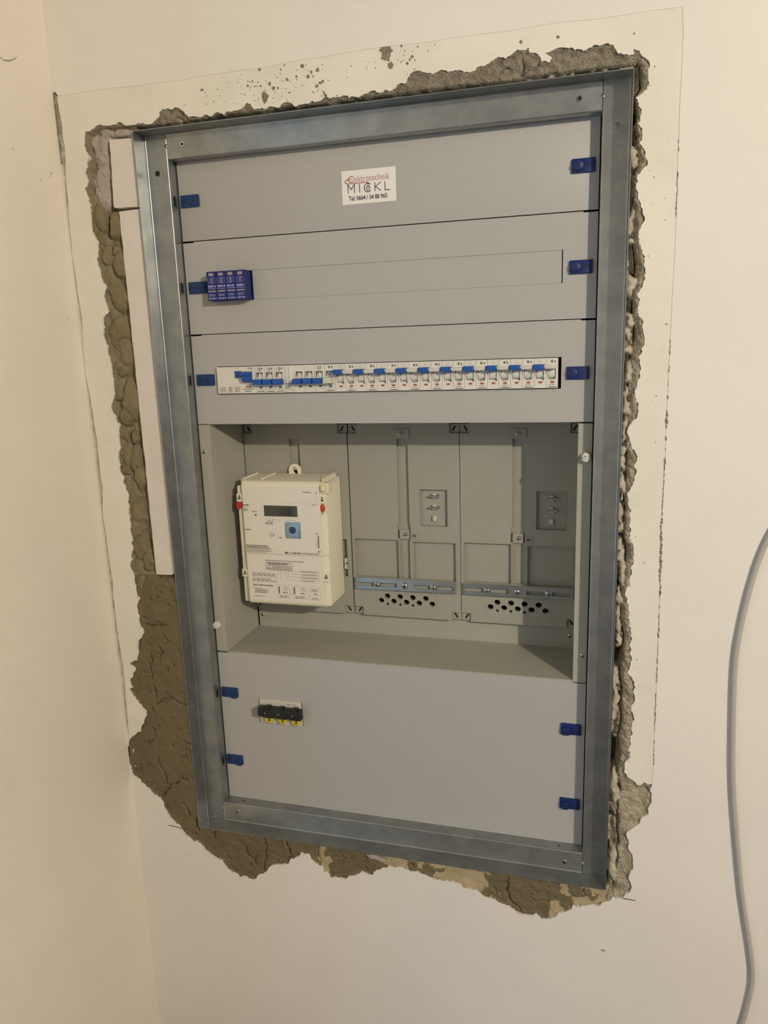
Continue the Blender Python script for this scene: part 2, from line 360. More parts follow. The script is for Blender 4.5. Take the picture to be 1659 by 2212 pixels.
LUG = {'lul': [(0.0865,0.6379),(0.0963,0.6544)],'lll': [(0.0872,0.791),(0.097,0.8072)],'rul': [(0.2604,0.6392),(0.2699,0.6528)],'rll': [(0.2596,0.7916),(0.2702,0.8088)],'cap': [(0.2642,0.615),(0.2832,0.6363)],'sealL': [(0.0895,0.6607)],'sealR': [(0.265,0.6635)]}
DABS = [(-0.0574,0.1456,0.0147,0.0274),(-0.0873,0.1296,0.0131,0.0344),(-0.0932,0.1678,0.0112,0.0231),(-0.0601,0.1893,0.0111,0.0131),(-0.0814,0.1934,0.0187,0.0218),(-0.0571,0.2105,0.0186,0.028),(-0.09,0.2306,0.0113,0.0205),(-0.0659,0.266,0.0226,0.0286),(-0.0793,0.251,0.0095,0.0119),(-0.0747,0.3292,0.0286,0.0375),(-0.0642,0.3605,0.0211,0.0412),(-0.074,0.3933,0.0174,0.0166),(-0.0817,0.3848,0.0136,0.0149),(-0.0631,0.4478,0.0232,0.0423),(-0.0889,0.4348,0.0117,0.0186),(-0.0765,0.4773,0.0177,0.0214),(-0.086,0.5072,0.0138,0.0208),(-0.0614,0.5159,0.0098,0.0138),(-0.0834,0.5506,0.0159,0.0263),(-0.0641,0.5635,0.0138,0.0396),(-0.0886,0.5769,0.014,0.0141),(-0.0632,0.5898,0.0158,0.0336),(-0.084,0.639,0.0151,0.0361),(-0.0786,0.6613,0.0161,0.0318),(-0.0809,0.6976,0.0142,0.0368),(-0.0765,0.7295,0.0203,0.0371),(-0.0839,0.7668,0.0143,0.0263),(-0.0614,0.7564,0.0162,0.028),(-0.0795,0.7993,0.0144,0.0237)]
CRACKS = [[(-0.0519,0.9281),(-0.0484,0.9346),(-0.0518,0.9466)],[(-0.0736,0.9376),(-0.0766,0.992)],[(-0.0743,1.0096),(-0.0729,1.0345)],[(-0.0762,1.0549),(-0.0549,1.0427),(-0.0362,1.0338),(-0.0207,1.0442),(-0.0063,1.0447)],[(-0.0798,1.1755),(-0.0724,1.206),(-0.0649,1.226),(-0.0591,1.2326),(-0.0766,1.2553),(-0.0883,1.2634)],[(-0.0589,1.2305),(-0.036,1.2158),(-0.0185,1.2092)],[(-0.0297,1.2688),(-0.0221,1.2889),(-0.0096,1.3138),(-0.0046,1.3292)],[(-0.0792,0.8857),(-0.0409,0.884),(-0.0302,0.8784)],[(-0.1073,1.1424),(-0.0915,1.1353)],[(0.1422,1.3216),(0.1422,1.3639),(0.1357,1.3971)],[(0.1883,1.3215),(0.1979,1.3418),(0.1923,1.3681)],[(0.2579,1.3215),(0.2543,1.3345),(0.2583,1.3504)],[(0.0951,1.3505),(0.1018,1.3708),(0.1182,1.3851)],[(0.0329,1.3232),(0.0291,1.342)],[(0.6309,1.3243),(0.6251,1.3517),(0.6328,1.3739),(0.6489,1.3895)],[(0.6722,1.3634),(0.7136,1.3623),(0.7257,1.3552)],[(0.8448,1.1148),(0.8551,1.1125),(0.8679,1.1177)],[(0.645,-0.0316),(0.6451,-0.0134)],[(0.6648,-0.0232),(0.6583,-0.0167),(0.6464,-0.0132)],[(0.6164,-0.0205),(0.6297,-0.0213)]]
FOAM = [(0.804,0.105,0.005,0.0086),(0.8026,0.1197,0.0051,0.0074),(0.8046,0.1927,0.0051,0.0102),(0.8032,0.2092,0.0059,0.0077),(0.8032,0.2272,0.0052,0.0078),(0.806,0.2861,0.0091,0.0093),(0.8044,0.2979,0.0053,0.0093),(0.806,0.3428,0.0053,0.0108),(0.8045,0.3563,0.0053,0.0095),(0.8041,0.3835,0.0053,0.0069),(0.8086,0.4181,0.0081,0.0153),(0.8043,0.4494,0.0054,0.0098),(0.8057,0.4705,0.0054,0.0114),(0.8059,0.4954,0.0061,0.0129),(0.8038,0.5133,0.0054,0.0101),(0.8052,0.5349,0.0055,0.0073),(0.8032,0.5567,0.0055,0.0132),(0.8029,0.5898,0.0055,0.0163),(0.8022,0.6121,0.0035,0.0059),(0.8024,0.6383,0.0056,0.0135),(0.8024,0.6609,0.0042,0.0091),(0.8027,0.6914,0.0056,0.0107),(0.8032,0.7067,0.0063,0.0108),(0.8088,0.7258,0.0056,0.0108),(0.8094,0.7452,0.0057,0.0125),(0.8033,0.7769,0.0057,0.0158),(0.8036,0.8087,0.0058,0.0143),(0.805,0.8286,0.0065,0.0128),(0.805,0.8528,0.0051,0.0113),(0.8035,0.9226,0.0067,0.0166),(0.804,0.9602,0.0066,0.0184),(0.8025,0.9856,0.0045,0.0119),(0.8064,1.1107,0.0076,0.0211),(0.8109,1.1322,0.0068,0.0124),(0.8093,1.2549,0.0069,0.0222),(0.8118,1.287,0.0078,0.0168)]
FOAM_TOP = [(0.6592,-0.0093,0.0171,0.0056),(0.6953,-0.0099,0.022,0.0055),(0.7153,-0.0099,0.0052,0.0048),(0.7443,-0.004,0.0057,0.0042),(0.7613,-0.0062,0.0076,0.0054),(0.7876,-0.0054,0.0112,0.0053),(0.0803,-0.0096,0.0188,0.0084),(0.0519,-0.0126,0.0069,0.0057)]
PINK = [(-0.0739,0.0095,0.0145,0.0117),(-0.0755,0.0353,0.0147,0.0162),(-0.0803,0.0647,0.0148,0.0149),(-0.08,0.0912,0.013,0.015),(-0.0773,0.1066,0.0093,0.0106),(-0.0579,-0.0073,0.0126,0.0073),(-0.0264,-0.0048,0.0196,0.0065)]
BLOCKS = [[(-0.0504,0.0066),(-0.0023,0.0085),(-0.0057,0.1177),(-0.056,0.116)],[(-0.0461,0.1221),(-0.0057,0.1214),(-0.0049,0.7722),(-0.0117,0.7799),(-0.0449,0.7806)]]
SW = {'body': [(0.1315,1.043),(0.2208,1.041),(0.2211,1.0902),(0.1309,1.0918)],'lever': [(0.1375,1.0477),(0.2239,1.0473),(0.2226,1.0688),(0.1378,1.0664)],'tab': [(0.1511,1.0743),(0.1804,1.0736),(0.2088,1.0747)],'tabb': [(0.1454,1.0919),(0.1749,1.092),(0.2036,1.0922)],'pin': [(0.1497,1.0578),(0.1783,1.0579),(0.2074,1.0581)],'bump': [(0.1572,1.0452),(0.1853,1.0456),(0.2122,1.0461)]}
HOLES = {'nut': [(0.0727,0.0199),(0.7258,0.0216),(0.072,1.2912),(0.7267,1.2966)],'rivet': [(0.0403,0.02),(0.7584,0.0219),(0.0391,1.2897),(0.7586,1.2944),(0.0197,1.3109)],'big': [(0.0198,0.0618),(0.7795,0.0634),(0.0184,1.2483),(0.7802,1.2549)],'fl': [(0.0813,1.2747),(0.7156,1.2792)]}
STK = [(0.3464,0.0827),(0.4375,0.1355)]
SPECKS = [(0.2225,-0.051),(0.2267,-0.0431),(0.2355,-0.0428),(0.2328,-0.071),(0.2782,-0.0675),(0.2716,-0.0618),(0.3081,-0.0626),(0.3221,-0.0524),(0.3248,-0.0456),(0.3329,-0.0544),(0.3164,-0.0466),(0.3357,-0.0358),(0.3301,-0.0313),(0.3403,-0.0373),(0.3418,-0.0208),(0.3439,-0.0172),(0.2573,-0.037),(0.2651,-0.0361),(0.2411,-0.0321),(0.214,-0.0453),(0.1331,-0.0484),(0.1386,-0.0444),(0.4438,-0.0651),(0.4497,-0.0675),(0.4511,-0.0453),(0.4721,-0.0753),(0.467,-0.071),(0.4917,-0.0666),(0.4792,-0.0507),(0.4829,-0.054),(0.487,-0.0485),(0.5672,-0.0729),(0.4755,-0.0455),(0.2972,-0.0489),(0.2815,-0.0461),(0.2515,-0.0443),(0.2356,-0.0661),(0.6951,-0.0527),(0.7982,-0.044),(0.6432,-0.0534)]
MARKS = [[(0.8293,1.328),(0.8494,1.3284)],[(-0.0716,1.3234),(-0.0501,1.3249),(-0.0429,1.3281)]]
SPOTS = [(0.7989,1.4419),(0.8101,1.1128),(-0.0357,1.3857),(0.8577,0.3484)]
# ---------------------------------------------------------------- room
RX0, RX1, RY1, ZC = -0.149, 2.75, -3.9, 2.6
VF, VC = ZT, ZT - ZC                                     # floor and ceiling as v
def room_box(name, x0, x1, y0, y1, z0, z1, m, parent=None):
    b = MB(); b.box(x0, x1, ZT - z1, ZT - z0, y0, y1)
    return b.build(name, m, parent, kind='structure' if parent is None else None)
room_box('floor', RX0, RX1 + .1, RY1, 0.36, -0.1, 0.0, FLOORM)
room_box('ceiling', RX0 - .1, RX1 + .1, RY1 - .1, 0.36, ZC, ZC + .1, ROOM)
room_box('wall_right', RX1, RX1 + .1, RY1, 0.36, 0, ZC, ROOM)
def pieces(name, rects, m, parent=None):
    b = MB()
    for r_ in rects: b.box(r_[0], r_[1], ZT - r_[5], ZT - r_[4], r_[2], r_[3])
    return b.build(name, m, parent, kind='structure' if parent is None else None)
wall_left = pieces('wall_left', [(RX0 - .1, RX0, -0.70, 0.36, 0, ZC), (RX0 - .1, RX0, RY1, -1.42, 0, ZC), (RX0 - .1, RX0, -1.42, -0.70, 2.08, ZC)], PAINTL)
d1 = pieces('door_1', [(RX0 - .11, RX0 + .012, -0.745, -0.695, 0, 2.1), (RX0 - .11, RX0 + .012, -1.425, -1.375, 0, 2.1), (RX0 - .11, RX0 + .012, -1.375, -0.745, 2.05, 2.1)], WHITE2)
WX0, WX1 = 1.55, 2.65
pieces('wall_front', [(RX0 - .1, WX0, RY1 - .1, RY1, 0, ZC), (WX1, RX1 + .1, RY1 - .1, RY1, 0, ZC), (WX0, WX1, RY1 - .1, RY1, 0, 0.85), (WX0, WX1, RY1 - .1, RY1, 2.15, ZC)], ROOM)
w1 = pieces('window_1', [(WX0, WX0 + .05, RY1 - .08, RY1 + .01, .85, 2.15), (WX1 - .05, WX1, RY1 - .08, RY1 + .01, .85, 2.15), (WX0 + .05, WX1 - .05, RY1 - .08, RY1 + .01, .85, .9), (WX0 + .05, WX1 - .05, RY1 - .08, RY1 + .01, 2.1, 2.15), (2.08, 2.12, RY1 - .06, RY1, .9, 2.1)], WHITE2)
# the scratch on the side wall
b = MB(); b.tube([(RX0, p[1], p[0]) for p in ((-.122, -.0955), (-.1168, -.0932), (-.1093, -.0916), (-.0968, -.0949), (-.0835, -.1019), (-.077, -.1093))], [.0004, .0011, .0012, .0012, .0008, .0003], 6)
b.build('scratch', GREY2, wall_left)
for n_, v_, r_ in ((-.1141, .0394, .0014), (-.0566, .0736, .0012), (-.0288, .0587, .0022), (-.0319, .0645, .0012), (-.075, .16, .001), (-.03, .30, .001)):
    b = MB(); b.tube([(RX0 + .0004, v_ - r_ * 1.6, n_ - .001), (RX0 + .0002, v_, n_), (RX0 + .0004, v_ + r_, n_ + .0006)], [.0004, r_ * .55, .0004], 6); b.build('wall_speck', GREY2, wall_left)

# ---------------------------------------------------------------- the back wall round the opening
rnd = random.Random(7)
def jag(pts, levels=3, amp=0.16, closed=True):
    for _ in range(levels):
        out = []
        n = len(pts)
        for i in range(n if closed else n - 1):
            a, b = pts[i], pts[(i + 1) % n]
            dx, dy = b[0] - a[0], b[1] - a[1]
            out.append(a)
            if math.hypot(dx, dy) > .0028:
                k = rnd.uniform(-amp, amp)
                out.append(((a[0] + b[0]) / 2 - dy * k, (a[1] + b[1]) / 2 + dx * k))
        if not closed: out.append(pts[-1])
        pts = out
    return pts
upper = jag(HOLE[I_L:] + HOLE[:I_R + 1], 3, .2, False)     # left foot of the band, over the top, to its right foot
lower = jag(HOLE[I_R:I_L + 1], 3, .2, False)               # right foot, under the frame, to the left foot
edge_r = jag(list(reversed(BAND_RIGHT)), 3, .012, False)
edge_t = jag(list(reversed(BAND_TOP)), 3, .012, False)
edge_l = jag([(-.1415, -.069), (-.1435, .1), (-.1425, .3), (-.1405, .55), (-.1405, .8), (-.1415, 1.05)], 5, .03, False)
outer = [(RX0, VC), (RX1, VC), (RX1, VF), (RX0, VF)]
foot_l, foot_r = HOLE[I_L], HOLE[I_R]
band_poly = edge_l + upper + edge_r + edge_t
paint_hole = [(RX0 + .0002, 1.1)] + [foot_l] + list(reversed(lower))[1:-1] + [foot_r] + edge_r + edge_t + [(-.1455, -.078), (RX0 + .0002, -.075)]
b = MB(); b.prism(outer, 0.0, 0.02, holes=[paint_hole])
wall = b.build('wall_back', PAINT, kind='structure')
b = MB(); b.prism(band_poly, 0.0007, 0.016)
b.build('plaster_band', BAND, wall)
# the dirty groove where the band stops short of the corner
GROOVE = speckle(mat('corner_groove_dirt', (0.66, 0.60, 0.49), 0.95, col2=(0.34, 0.29, 0.20), vscale=55.0, bump=.6, bscale=200.0), (0.16, 0.13, 0.09), 90.0, .6, .68, (1, 1, .35))
b = MB(); b.prism([(RX0, -.08), (-.136, -.08), (-.132, 1.2), (RX0, 1.2)], 0.0035, 0.02)
b.build('corner_groove', GROOVE, wall)
b = MB(); ys = [-.078 + k * .0055 for k in range(22)]
ru = [-.1452 + .0012 * math.sin(k * 1.3) + rnd.uniform(-.0007, .0007) - max(0, k - 14) * .00022 for k in range(22)]
for k in range(21): b.quad((RX0 - .001, ys[k], .0002), (ru[k], ys[k], .0002), (ru[k + 1], ys[k + 1], .0002), (RX0 - .001, ys[k + 1], .0002))
b.build('render_patch', RENDER, wall)
# wall core behind the plaster, with the niche cut into it
b = MB(); b.prism(rr(RX0, 2.2, VC, VF), 0.065, 0.14, holes=[rr(-.115, .862, -.055, 1.39)])
b.build('wall_core', BROKEN, wall)
# chipped spots in the band, dirt and pencil marks
b = MB()
rs = random.Random(3)
for (u, v) in SPECKS:
    r0 = rs.uniform(.0012, .0036); k = rs.randint(7, 11)
    b.prism([(u + r0 * rs.uniform(.5, 1.2) * math.cos(2 * PI * i / k), v + r0 * rs.uniform(.5, 1.2) * math.sin(2 * PI * i / k)) for i in range(k)], 0.00035, 0.003)
for _ in range(170):
    if rs.random() < .6: u, v = rs.gauss(.27, .06), rs.gauss(-.035, .016)
    elif rs.random() < .5: u, v = rs.gauss(.47, .05), rs.gauss(-.05, .012)
    else: u, v = rs.uniform(.82, .86), rs.uniform(.0, 1.05)
    if not (-.068 < v < -.008 or u > .82): continue
    r0 = rs.uniform(.0004, .0013); k = 6
    b.prism([(u + r0 * rs.uniform(.6, 1.2) * math.cos(2 * PI * i / k), v + r0 * rs.uniform(.6, 1.2) * math.sin(2 * PI * i / k)) for i in range(k)], 0.0004, 0.003)
b.build('plaster_chips', RENDER, wall, kind='stuff')
for cu, cv, s_ in ((.4428, -.0655, 1.0), (.4492, -.0460, .42), (.2415, -.0255, .62)):
    k = 26; b = MB()
    b.prism([(cu + s_ * rs.uniform(.006, .0125) * math.cos(2 * PI * i / k), cv + s_ * rs.uniform(.009, .0165) * math.sin(2 * PI * i / k)) for i in range(k)], 0.00025, 0.003)
    b.build('render_patch', RENDER, wall)
for l in MARKS:
    b = MB(); b.line(l, .0016, -.0004); b.build('pencil_mark', INK, wall)
for (u, v), r0 in zip(SPOTS, (.005, .002, .002, .002)):
    b = MB(); b.dome(u, v, r0, .0003, .0012, 9, 2, rv=r0 * .6); b.build('wall_blemish', GREY2, wall)
# torn, dirty lines along the right-hand border of the band
b = MB()
for v0, v1, w in ((.37, .452, .0011), (.452, .52, .0022), (.52, .56, .0012), (.555, .63, .0012), (.64, .76, .0032), (.76, 1.06, .0010), (.09, .2, .0008)):
    v = v0
    while v < v1:
        h = rs.uniform(.003, .012)
        if rs.random() < .8:
            uu = np.interp(v, [p[1] for p in BAND_RIGHT], [p[0] for p in BAND_RIGHT]) + rs.uniform(-.0006, .0006)
            b.prism(jag([(uu - w * .5, v), (uu + w * rs.uniform(.2, .6), v + h * .3), (uu + w * .4, v + h), (uu - w * .4, v + h * .8)], 1, .2), -.0002, .002)
        v += h
b.build('border_crack', RENDER, wall, kind='stuff')

# ---------------------------------------------------------------- mortar, render, broken plaster and foam round the frame
rng = np.random.RandomState(11)
LAT = rng.rand(256, 256)
def vnoise(x, y):
    ix = np.floor(x).astype(int); iy = np.floor(y).astype(int)
    fx = x - ix; fy = y - iy
    fx = fx * fx * (3 - 2 * fx); fy = fy * fy * (3 - 2 * fy)
    g = lambda a, c: LAT[a % 256, c % 256]
    return (g(ix, iy) * (1 - fx) + g(ix + 1, iy) * fx) * (1 - fy) + (g(ix, iy + 1) * (1 - fx) + g(ix + 1, iy + 1) * fx) * fy
def fbm(x, y, oct=5, gain=.55):
    t = 0; a = 1; s_ = 0
    for k in range(oct):
        t = t + a * vnoise(x * 2 ** k + 17.3 * k, y * 2 ** k + 9.1 * k); s_ += a; a *= gain
    return t / s_
def inside(px, py, poly):
    c = np.zeros(px.shape, bool); n = len(poly)
    for i in range(n):
        x1, y1 = poly[i]; x2, y2 = poly[(i + 1) % n]
        if y1 == y2: continue
        t = (y1 > py) != (y2 > py)
        c ^= t & (px < (x2 - x1) * (py - y1) / (y2 - y1) + x1)
    return c
def segdist(px, py, pts, closed=True):
    d = np.full(px.shape, 9.0); n = len(pts)
    for i in range(n if closed else n - 1):
        x1, y1 = pts[i]; x2, y2 = pts[(i + 1) % n]
        dx, dy = x2 - x1, y2 - y1
        t = np.clip(((px - x1) * dx + (py - y1) * dy) / (dx * dx + dy * dy + 1e-12), 0, 1)
        d = np.minimum(d, np.hypot(px - x1 - t * dx, py - y1 - t * dy))
    return d
def ss(x, a, b):
    t = np.clip((x - a) / (b - a), 0, 1); return t * t * (3 - 2 * t)
STEP = .0019
FW, FH = .80, 1.315
gu = np.arange(-.17, .92, STEP); gv = np.arange(-.10, 1.45, STEP)
U, V_ = np.meshgrid(gu, gv)
ins = inside(U, V_, HOLE)
dil = ins.copy()
for _ in range(3):
    d_ = dil.copy(); d_[1:] |= dil[:-1]; d_[:-1] |= dil[1:]; d_[:, 1:] |= dil[:, :-1]; d_[:, :-1] |= dil[:, 1:]; dil = d_
rim = (U > .0035) & (U < FW - .0035) & (V_ > .0035) & (V_ < FH - .0035)
mask = dil & ~rim
u = U[mask]; v = V_[mask]; i_ = ins[mask]
d = segdist(u, v, HOLE); d = np.where(i_, d, 0)
# distance to the frame
e = np.hypot(np.maximum(np.maximum(-u, u - FW), 0), np.maximum(np.maximum(-v, v - FH), 0))
wu = u + (fbm(u * 90, v * 90, 3) - .5) * .012; wv = v + (fbm(u * 90 + 50, v * 90 + 7, 3) - .5) * .012
n1 = fbm(u * 55, v * 55); n2 = fbm(u * 220 + 3, v * 220 + 9, 4); n3 = fbm(u * 25 + 31, v * 25 + 5, 3)
vu = u + (n3 - .5) * .05 + (n1 - .5) * .03
lab = np.zeros(u.shape, int)
right_z = (u > FW - .004) & (v > -.012)
bot_z = (v > FH - .02) & (u <= FW + .002)
left_z = (u < .004) & ~bot_z
top_z = ~(right_z | bot_z | left_z)
h = np.full(u.shape, .01)
# top: thin layer of paint gone, a dark slit above the steel
ht = .0012 + .0035 * ss(d, 0, .006) + (n1 - .5) * .010 * ss(d, 0, .008) + (n2 - .5) * .0075 * ss(d, 0, .003)
ht = ht + .05 * (1 - ss(e, .0035 + .005 * (n3 - .4), .0075 + .006 * (n3 - .4)))
lump = ((wu - .043) / .028) ** 2 + ((wv + .016) / .022) ** 2
h = np.where(top_z, ht, h); lab[top_z] = 1
# right: plaster broken off at a slope, a crack, foam against the frame
t = d / (d + e + 1e-6)
tc = .55 + .25 * (fbm(v * 14, v * 0 + 3.3, 3) - .5) * 2
hr = .0008 + .010 * np.clip(t / tc, 0, 1) ** 1.6 + (n1 - .5) * .013 * ss(d, 0, .008) + (n2 - .5) * .0095 * ss(d, 0, .003)
hr = hr + .012 * np.exp(-((t - tc) / .05) ** 2)
hr = hr + .010 * ss(t, tc + .05, tc + .3) + .035 * ss(n3, .50, .62) * ss(t, tc, tc + .2)
flat = (v > 1.075) & (d > 0) & (wu > .818)
hr = np.where(flat & right_z, .002 + .003 * n1 + (n2 - .5) * .003 + .0035 * ss(d, 0, .01), hr)
h = np.where(right_z, hr, h); lab[right_z] = 2
# bottom: mortar patches between ochre plaster
hb = .0006 + .0035 * ss(d, 0, .006) + (n1 - .5) * .006 * ss(d, 0, .01) + (n2 - .5) * .0022
gap = ss(u, .10, .2) * (1 - ss(e, .0015, .004 + .004 * n3))
hb = hb + .03 * gap
h = np.where(bot_z, hb, h); lab[bot_z] = 3
och = bot_z & (((vu > .258) & (vu < .288)) | ((vu > .40) & (vu < .605) & (wv > 1.32)) | (vu > .70)) & (wv < 1.46)
och = och & (fbm(u * 30 + 3, v * 30 + 8, 3) > .36); lab[och] = 5
h = np.where(och & (u > .38), h + .006 * ss(d, 0, .015), h)
# left: crumbly edge, a cavity at the top, flat mortar further down
hl = .0015 + .009 * ss(d, 0, .006) + (n1 - .5) * .011 * ss(d, 0, .006) + (n2 - .5) * .004
cav = 1 - ss(v, .08, .14)
hl = hl + .018 * cav * ss(d, .006, .012) + .007 * ss(d, .012, .022)
lowl = ss(v, .76, .80)
hf = .0004 + .0022 * ss(d, 0, .006) + (n1 - .5) * .0040 * ss(d, 0, .008) + (n2 - .5) * .0016 - .0025 * ss(d, .01, .05)
hl = hl * (1 - lowl) + hf * lowl
h = np.where(left_z, hl, h); lab[left_z] = 4
lab[left_z & (v > .78)] = 6
best = h.copy()
def pillow(cu, cv, ru, rv, top, amp, code, rough):
    global best
    q = ((wu - cu) / ru) ** 2 + ((wv - cv) / rv) ** 2
    hh = top + amp * q * q + (n1 - .5) * rough + (n2 - .5) * rough * .35
    s_ = (q < 1.25) & (hh < best + .004 * (q < .55))
    best = np.where(s_, hh, best); lab[s_] = code
for k, (cu, cv, ru, rv) in enumerate(PINK): pillow(cu, cv, ru * 1.3, rv * 1.3, .009 + .002 * rng.rand(), .006, 300 + k, .013)
for k, (cu, cv, ru, rv) in enumerate(DABS): pillow(cu, cv, ru, rv, .0015 + .0055 * rng.rand(), .017, 100 + k, .0050)
for k, (cu, cv, ru, rv) in enumerate(FOAM): pillow(cu, cv, ru * 1.1, rv * 1.15, .004 + .005 * rng.rand(), .009, 200 + k, .007)
for k, (cu, cv, ru, rv) in enumerate(FOAM_TOP): pillow(cu, cv, ru, rv, .008 + .004 * rng.rand(), .012, 250 + k, .004)
h = best
# cracks and pits in the mortar
for l in CRACKS:
    dc = segdist(wu, wv, l, False)
    h = h + .0065 * np.exp(-(dc / .0016) ** 2)
pits = fbm(u * 130 + 77, v * 130 + 13, 3)
h = h + .004 * ss(pits, .70, .78) * ((lab == 6) | (lab == 3))
# behind the white blocks the mortar stays back
inb = inside(u, v, [(-.052, .004), (.01, .004), (.01, .784), (-.0455, .784), (-.0475, .5), (-.0475, .122)])
h = np.where(inb & (lab < 100), np.maximum(h, .02), h)
h = np.where(i_, h, np.maximum(h, .0045))
# along the steel everything stops at the rim
inr = (u > 0) & (u < FW) & (v > 0) & (v < FH)
du0, du1, dv0, dv1 = u, FW - u, v, FH - v
dm = np.minimum(np.minimum(du0, du1), np.minimum(dv0, dv1))
u = np.where(inr & (du0 == dm), .0004, np.where(inr & (du1 == dm), FW - .0004, u))
v = np.where(inr & (dv0 == dm), .0004, np.where(inr & (dv1 == dm), FH - .0004, v))
idx = -np.ones(mask.shape, int); idx[mask] = np.arange(u.size)
q = np.stack([idx[:-1, :-1], idx[:-1, 1:], idx[1:, 1:], idx[1:, :-1]], -1).reshape(-1, 4)
q = q[(q >= 0).all(1)]
ql = lab[q[:, 0]]
P3 = np.stack([u, h, ZT - v], 1)
def patch(name, code, m):
    f = q[ql == code]
    if len(f) == 0: return
    used, inv = np.unique(f, return_inverse=True)
    me = bpy.data.meshes.new(name)
    me.from_pydata(P3[used].tolist(), [], inv.reshape(-1, 4).tolist())
    me.materials.append(m)
    me.polygons.foreach_set('use_smooth', [True] * len(me.polygons))
    o = bpy.data.objects.new(name, me); SC.collection.objects.link(o); o.parent = wall
    return o
patch('old_render', 1, RENDER); patch('broken_plaster', 2, BROKEN); patch('mortar_fill', 3, MORTAR)
patch('crumbled_plaster', 4, CRUMB); patch('ochre_plaster', 5, OCHRE); patch('mortar_fill', 6, MORTAR)
for k in range(len(DABS)): patch('mortar_dab', 100 + k, DAB)
for k in range(len(FOAM)): patch('foam_lump', 200 + k, FOAMM)
for k in range(len(FOAM_TOP)): patch('foam_lump', 250 + k, FOAMM)
for k in range(len(PINK)): patch('grout_lump', 300 + k, PINKM)
# the two white aerated blocks beside the frame
for bp in BLOCKS:
    pts = list(bp)
    if len(pts) == 5: pts = [pts[0], (-.0012, .1214), (-.0012, .774), pts[3], pts[4]]
    else: pts = [pts[0], (-.0012, .0080), (-.0012, .1165), (-.0035, .1182), (-.0535, .1165), (-.0558, .1145)]
    out = []
    for a, c in zip(pts, pts[1:] + pts[:1]):
        k = max(1, int(math.hypot(c[0] - a[0], c[1] - a[1]) / .012))
        for q_ in range(k):
            t_ = q_ / k; w_ = .0006 if a[0] < -.01 or c[0] < -.01 else .0
            out.append((a[0] + (c[0] - a[0]) * t_ + rnd.uniform(-w_, w_), a[1] + (c[1] - a[1]) * t_ + rnd.uniform(-w_, w_)))
    b = MB(); b.prism(out, .0045, .07, c=.0012)
    b.build('masonry_block', BLOCK, wall)
b = MB(); b.prism(jag([(.3565, 1.3215), (.372, 1.3195), (.3885, 1.3225), (.3975, 1.327), (.3955, 1.333), (.3865, 1.332), (.3765, 1.3285), (.3625, 1.3265)], 2, .15), -.0008, .012, c=.0012)
b.build('plaster_shard', PINKM, wall)

# ---------------------------------------------------------------- the steel cabinet
cab = thing('meter_cabinet', 'grey flush-mounted meter cabinet with galvanised steel frame set in the broken wall', 'cabinet', .4, 1.315, .10)
NF, NP, NB = .032, .056, .205       # frame face, cover panels, back of the meter bay
FWID = .0417                        # width of the frame face
def arc(cx, cy, r, a0, a1, k=3):
    return [(cx + r * math.cos(a0 + (a1 - a0) * i / k), cy + r * math.sin(a0 + (a1 - a0) * i / k)) for i in range(k + 1)]
TH = .0012
def rail_profile():
    """rim towards the room, face, lip back to the panels: (a across, n)"""
    o = [(0.0, -.003)] + [(0.0, NF - .003)] + arc(.003, NF - .0, .003, PI, PI / 2, 3)[1:]
    # walk along the back side then return on the visible side
    front = [(TH, -.003), (TH, NF - .004)] + [(TH + .003 - .003 * math.cos(t), NF - .004 + .003 * math.sin(t) + .001) for t in (0.5, 1.0, PI / 2)]
    front += [(FWID - .0025, NF)] + [(FWID - .0025 + .0025 * math.sin(t), NF + .0025 - .0025 * math.cos(t)) for t in (.5, 1.0, PI / 2)]
    front += [(FWID, NP + .004)]
    backs = [(FWID - TH, NP + .004), (FWID - TH, NF + .003), (.003, NF + TH), (0.0, NF)]
    return front + backs + [(0.0, -.003)]
PR = rail_profile()
def vrail(side, v0, v1):
    b = MB()
    f = (lambda v: (lambda a, n: (a, v, n))) if side == 'l' else (lambda v: (lambda a, n: (FW - a, v, n)))
    b.sweep(PR, [f(v0), f(v1)])
    return b
def hrail(side, u0, u1):
    b = MB()
    f = (lambda x: (lambda a, n: (x, a, n))) if side == 't' else (lambda x: (lambda a, n: (x, FH - a, n)))
    b.sweep(PR, [f(u0), f(u1)])
    return b
b = vrail('l', .0012, FH - .0012); railL = b.build('frame_rail', ZINC, cab, 35)
b = vrail('r', .0012, FH - .0012); railR = b.build('frame_rail', ZINC, cab, 35)
# the cross rails fit between the uprights; their rims run on over the corners
for side in ('t', 'b'):
    b = hrail(side, FWID + .0002, FW - FWID - .0002)
    for ua, ub in ((0.0, FWID + .0003), (FW - FWID - .0003, FW)):
        v0, v1 = (0.0, .0012) if side == 't' else (FH - .0012, FH)
        b.box(ua, ub, v0, v1, -.003, NF + .001)
    o = b.build('frame_rail', ZINC, cab, 35)
    if side == 't': railT = o
    else: railB = o
